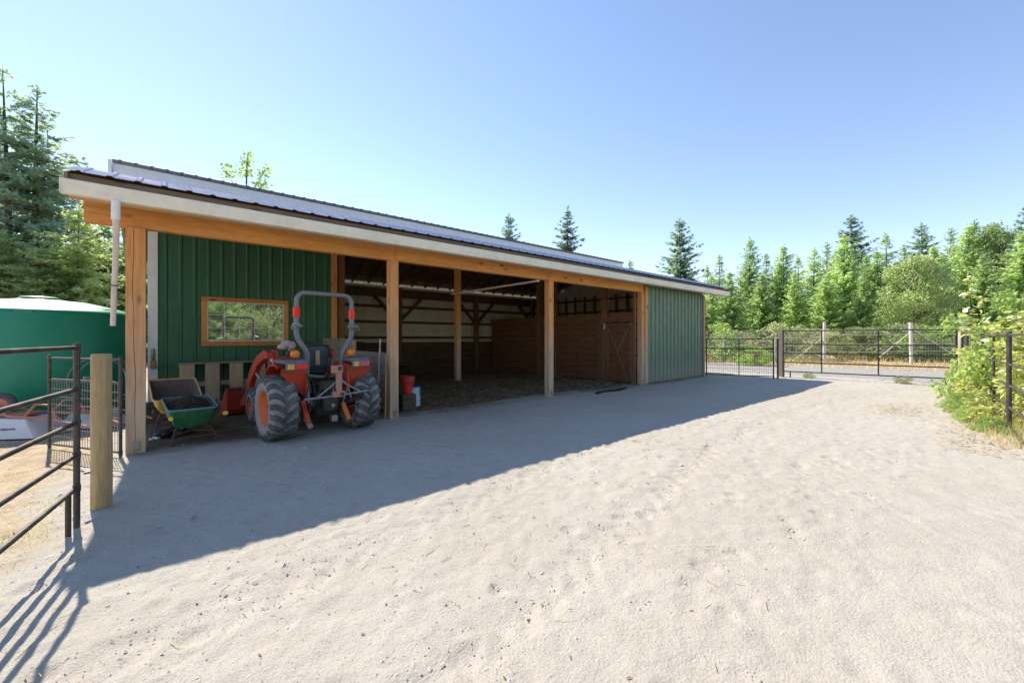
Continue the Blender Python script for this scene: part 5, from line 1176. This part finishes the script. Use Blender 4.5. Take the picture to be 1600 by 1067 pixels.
# ------------------------------------------------------------------ brambles by the right panels
def leaf_mesh(nm, mat):
    vs = [(0, 0, 0), (.28, .30, .05), (.62, .24, .06), (1, 0, -.05), (.62, -.24, .06), (.28, -.30, .05), (.5, 0, -.015)]
    me = bpy.data.meshes.new(nm); me.from_pydata(vs, [], [(0, 6, 1), (1, 6, 2), (2, 6, 3), (3, 6, 4), (4, 6, 5), (5, 6, 0)]); me.materials.append(M[mat]); me.update(); me.shade_smooth(); return me
LV = leaf_mesh('leaf', 'bramble'); LP = leaf_mesh('pale_leaf', 'bramble_pale')
lv_t = [(0, 6, 1), (1, 6, 2), (2, 6, 3), (3, 6, 4), (4, 6, 5), (5, 6, 0)]; lv_v = np.array([v.co for v in LV.vertices])
def bramble(label, cx, cy, rx, ry, hmax, ncane, seed, nparts, tall=(), lowtan=True):
    r = random.Random(seed); t = thing('bramble_bush', label, 'bush', (cx, cy, 0), 0, 'brambles along the right-hand panels')
    leaves = []; canes = []
    for k in range(ncane):
        a = r.uniform(0, 6.28); q = math.sqrt(r.random()); x, y = rx * q * math.cos(a), ry * q * math.sin(a)
        if k < len(tall): x, y, h, dx, dy = tall[k]
        else: h = hmax * r.uniform(.35, 1.0) * (1 - .45 * q * q); dx, dy = r.gauss(0, .35), r.gauss(0, .25)
        pts = []
        for i in range(8):
            u = i / 7; pts.append(Vector((x + dx * u * u * h * .6, y + dy * u * u * h * .6, h * (u if k < len(tall) else math.sin(u * 1.9) / math.sin(1.57)))))
        canes.append(pts)
        n = int(h * (30 if k >= len(tall) else 22))
        for i in range(n):
            u = r.uniform(.02, 1) ** .95; j = min(6, int(u * 7)); p = pts[j].lerp(pts[j + 1], u * 7 - j)
            s = r.uniform(.075, .15) * (1.0 if p.z > .5 else .8); ang = r.uniform(0, 6.28)
            leaves.append((p + Vector((r.gauss(0, .06), r.gauss(0, .06), r.gauss(0, .03))), (r.gauss(0, .45), r.gauss(.15, .4), ang), s, r.random() < .10))
    mb = MB()
    for pts in canes: mb.tube(pts, [.006, .006, .006, .005, .005, .004, .003, .002], 5, False)
    cn = mb.build('canes', 'cane', t, True, True); cn['kind'] = 'stuff'
    leaves.sort(key=lambda l: (l[0] + Vector((cx, cy, 0)) - Vector((0, 0, EYE))).length - 1.2 * l[2] * 10)
    from mathutils import Euler
    for i, (p, e, s, pale) in enumerate(leaves[:nparts]):
        o = bpy.data.objects.new('leaf', LP if pale else LV); COL.objects.link(o); o.parent = t; o.location = p; o.rotation_euler = e; o.scale = (s, s, s)
    V = []
    for pale in (False, True):
        V = []
        for p, e, s, pl in leaves[nparts:]:
            if pl != pale: continue
            m_ = np.array(Euler(e).to_matrix()); V.append((lv_v * s) @ m_.T + np.array(p))
        if V:
            V = np.array(V); F = V[:, np.array(lv_t)].reshape(-1, 3); o = link_mesh('leaves', arr_mesh('leaves', F, 3), 'bramble_pale' if pale else 'bramble', t); o['kind'] = 'stuff'
    return t
bramble('nearest bramble bush at the right edge, pushing through the pipe rails', 9.3, -1.05, 1.3, .45, 1.9, 90, 1, 120)
bramble('dense bramble bush behind the rails of the middle right panel', 12.2, -.38, 1.3, .30, 2.1, 110, 2, 160)
bramble('bramble bush with tall canes beside the wide gate latch', 15.2, .25, 1.7, .32, 1.45, 130, 3, 80, tall=((-1.7, .1, 2.95, .02, .02), (-1.2, .0, 2.3, -.05, .1), (-.9, -.2, 2.5, .1, .1)))
bramble('low leafy bramble creeping under the rails onto the yard', 11.9, .14, 1.5, .22, .62, 60, 4, 60)
tree('G2', 1650, 480, 11.5, 'leafy green shrub behind the middle pipe panel on the right', 'shrub', wide=.8)
tree('G2', 1625, 455, 9.0, 'tall green shrub behind the pipe rails at the right edge', 'shrub', wide=.75)
# low plants and dry tufts at the bramble foot
for i, (x, y, s, lb) in enumerate(((11.2, .25, .2, 'small grey-green weed at the bramble foot, nearest the straw'), (12.6, .38, .24, 'small green weed patch in front of the tall bramble'), (13.8, .5, .2, 'small weed beside the farther bramble bush'), (10.3, .02, .16, 'small weed under the nearest pipe rails'), (18.75, 4.6, .12, 'tiny green tuft under the left end of the wide gate'), (19.0, 2.0, .16, 'small dry tuft under the right half of the wide gate'))):
    me_, tm_, h0 = K['G2' if i < 5 else 'S2']; t = thing('weed', lb, 'weed', (x, y, 0), i); t.scale = (s, s, s * .8); link_mesh('leaves', me_, None, t); link_mesh('stem', tm_, None, t)
x, y, z, r_ = scatter_tris('', 14000, (9, 19), (-1.8, 1.3), None, None, '', '', 0, seed=15, keep=lambda x, y, r: r.random(len(x)) < np.exp(-((y + .22 - .085 * (x - 10.6)) / .42) ** 2))
tag(blades('bank_grass', x, y, z, r_, 'drygrass', .05, .24, .004), 'tall dry grass growing through the brambles along the right panels', 'grass', kind='stuff')
x, y, z, r_ = scatter_tris('', 5000, (9, 19), (-1.4, 1.2), None, None, '', '', 0, seed=16, keep=lambda x, y, r: r.random(len(x)) < np.exp(-((y + .45 - .085 * (x - 10.6)) / .45) ** 2))
tag(blades('green_undergrowth', x, y, z, r_, 'greengrass', .08, .34, .006), 'green undergrowth between the brambles and the pipe rails', 'grass', kind='stuff')
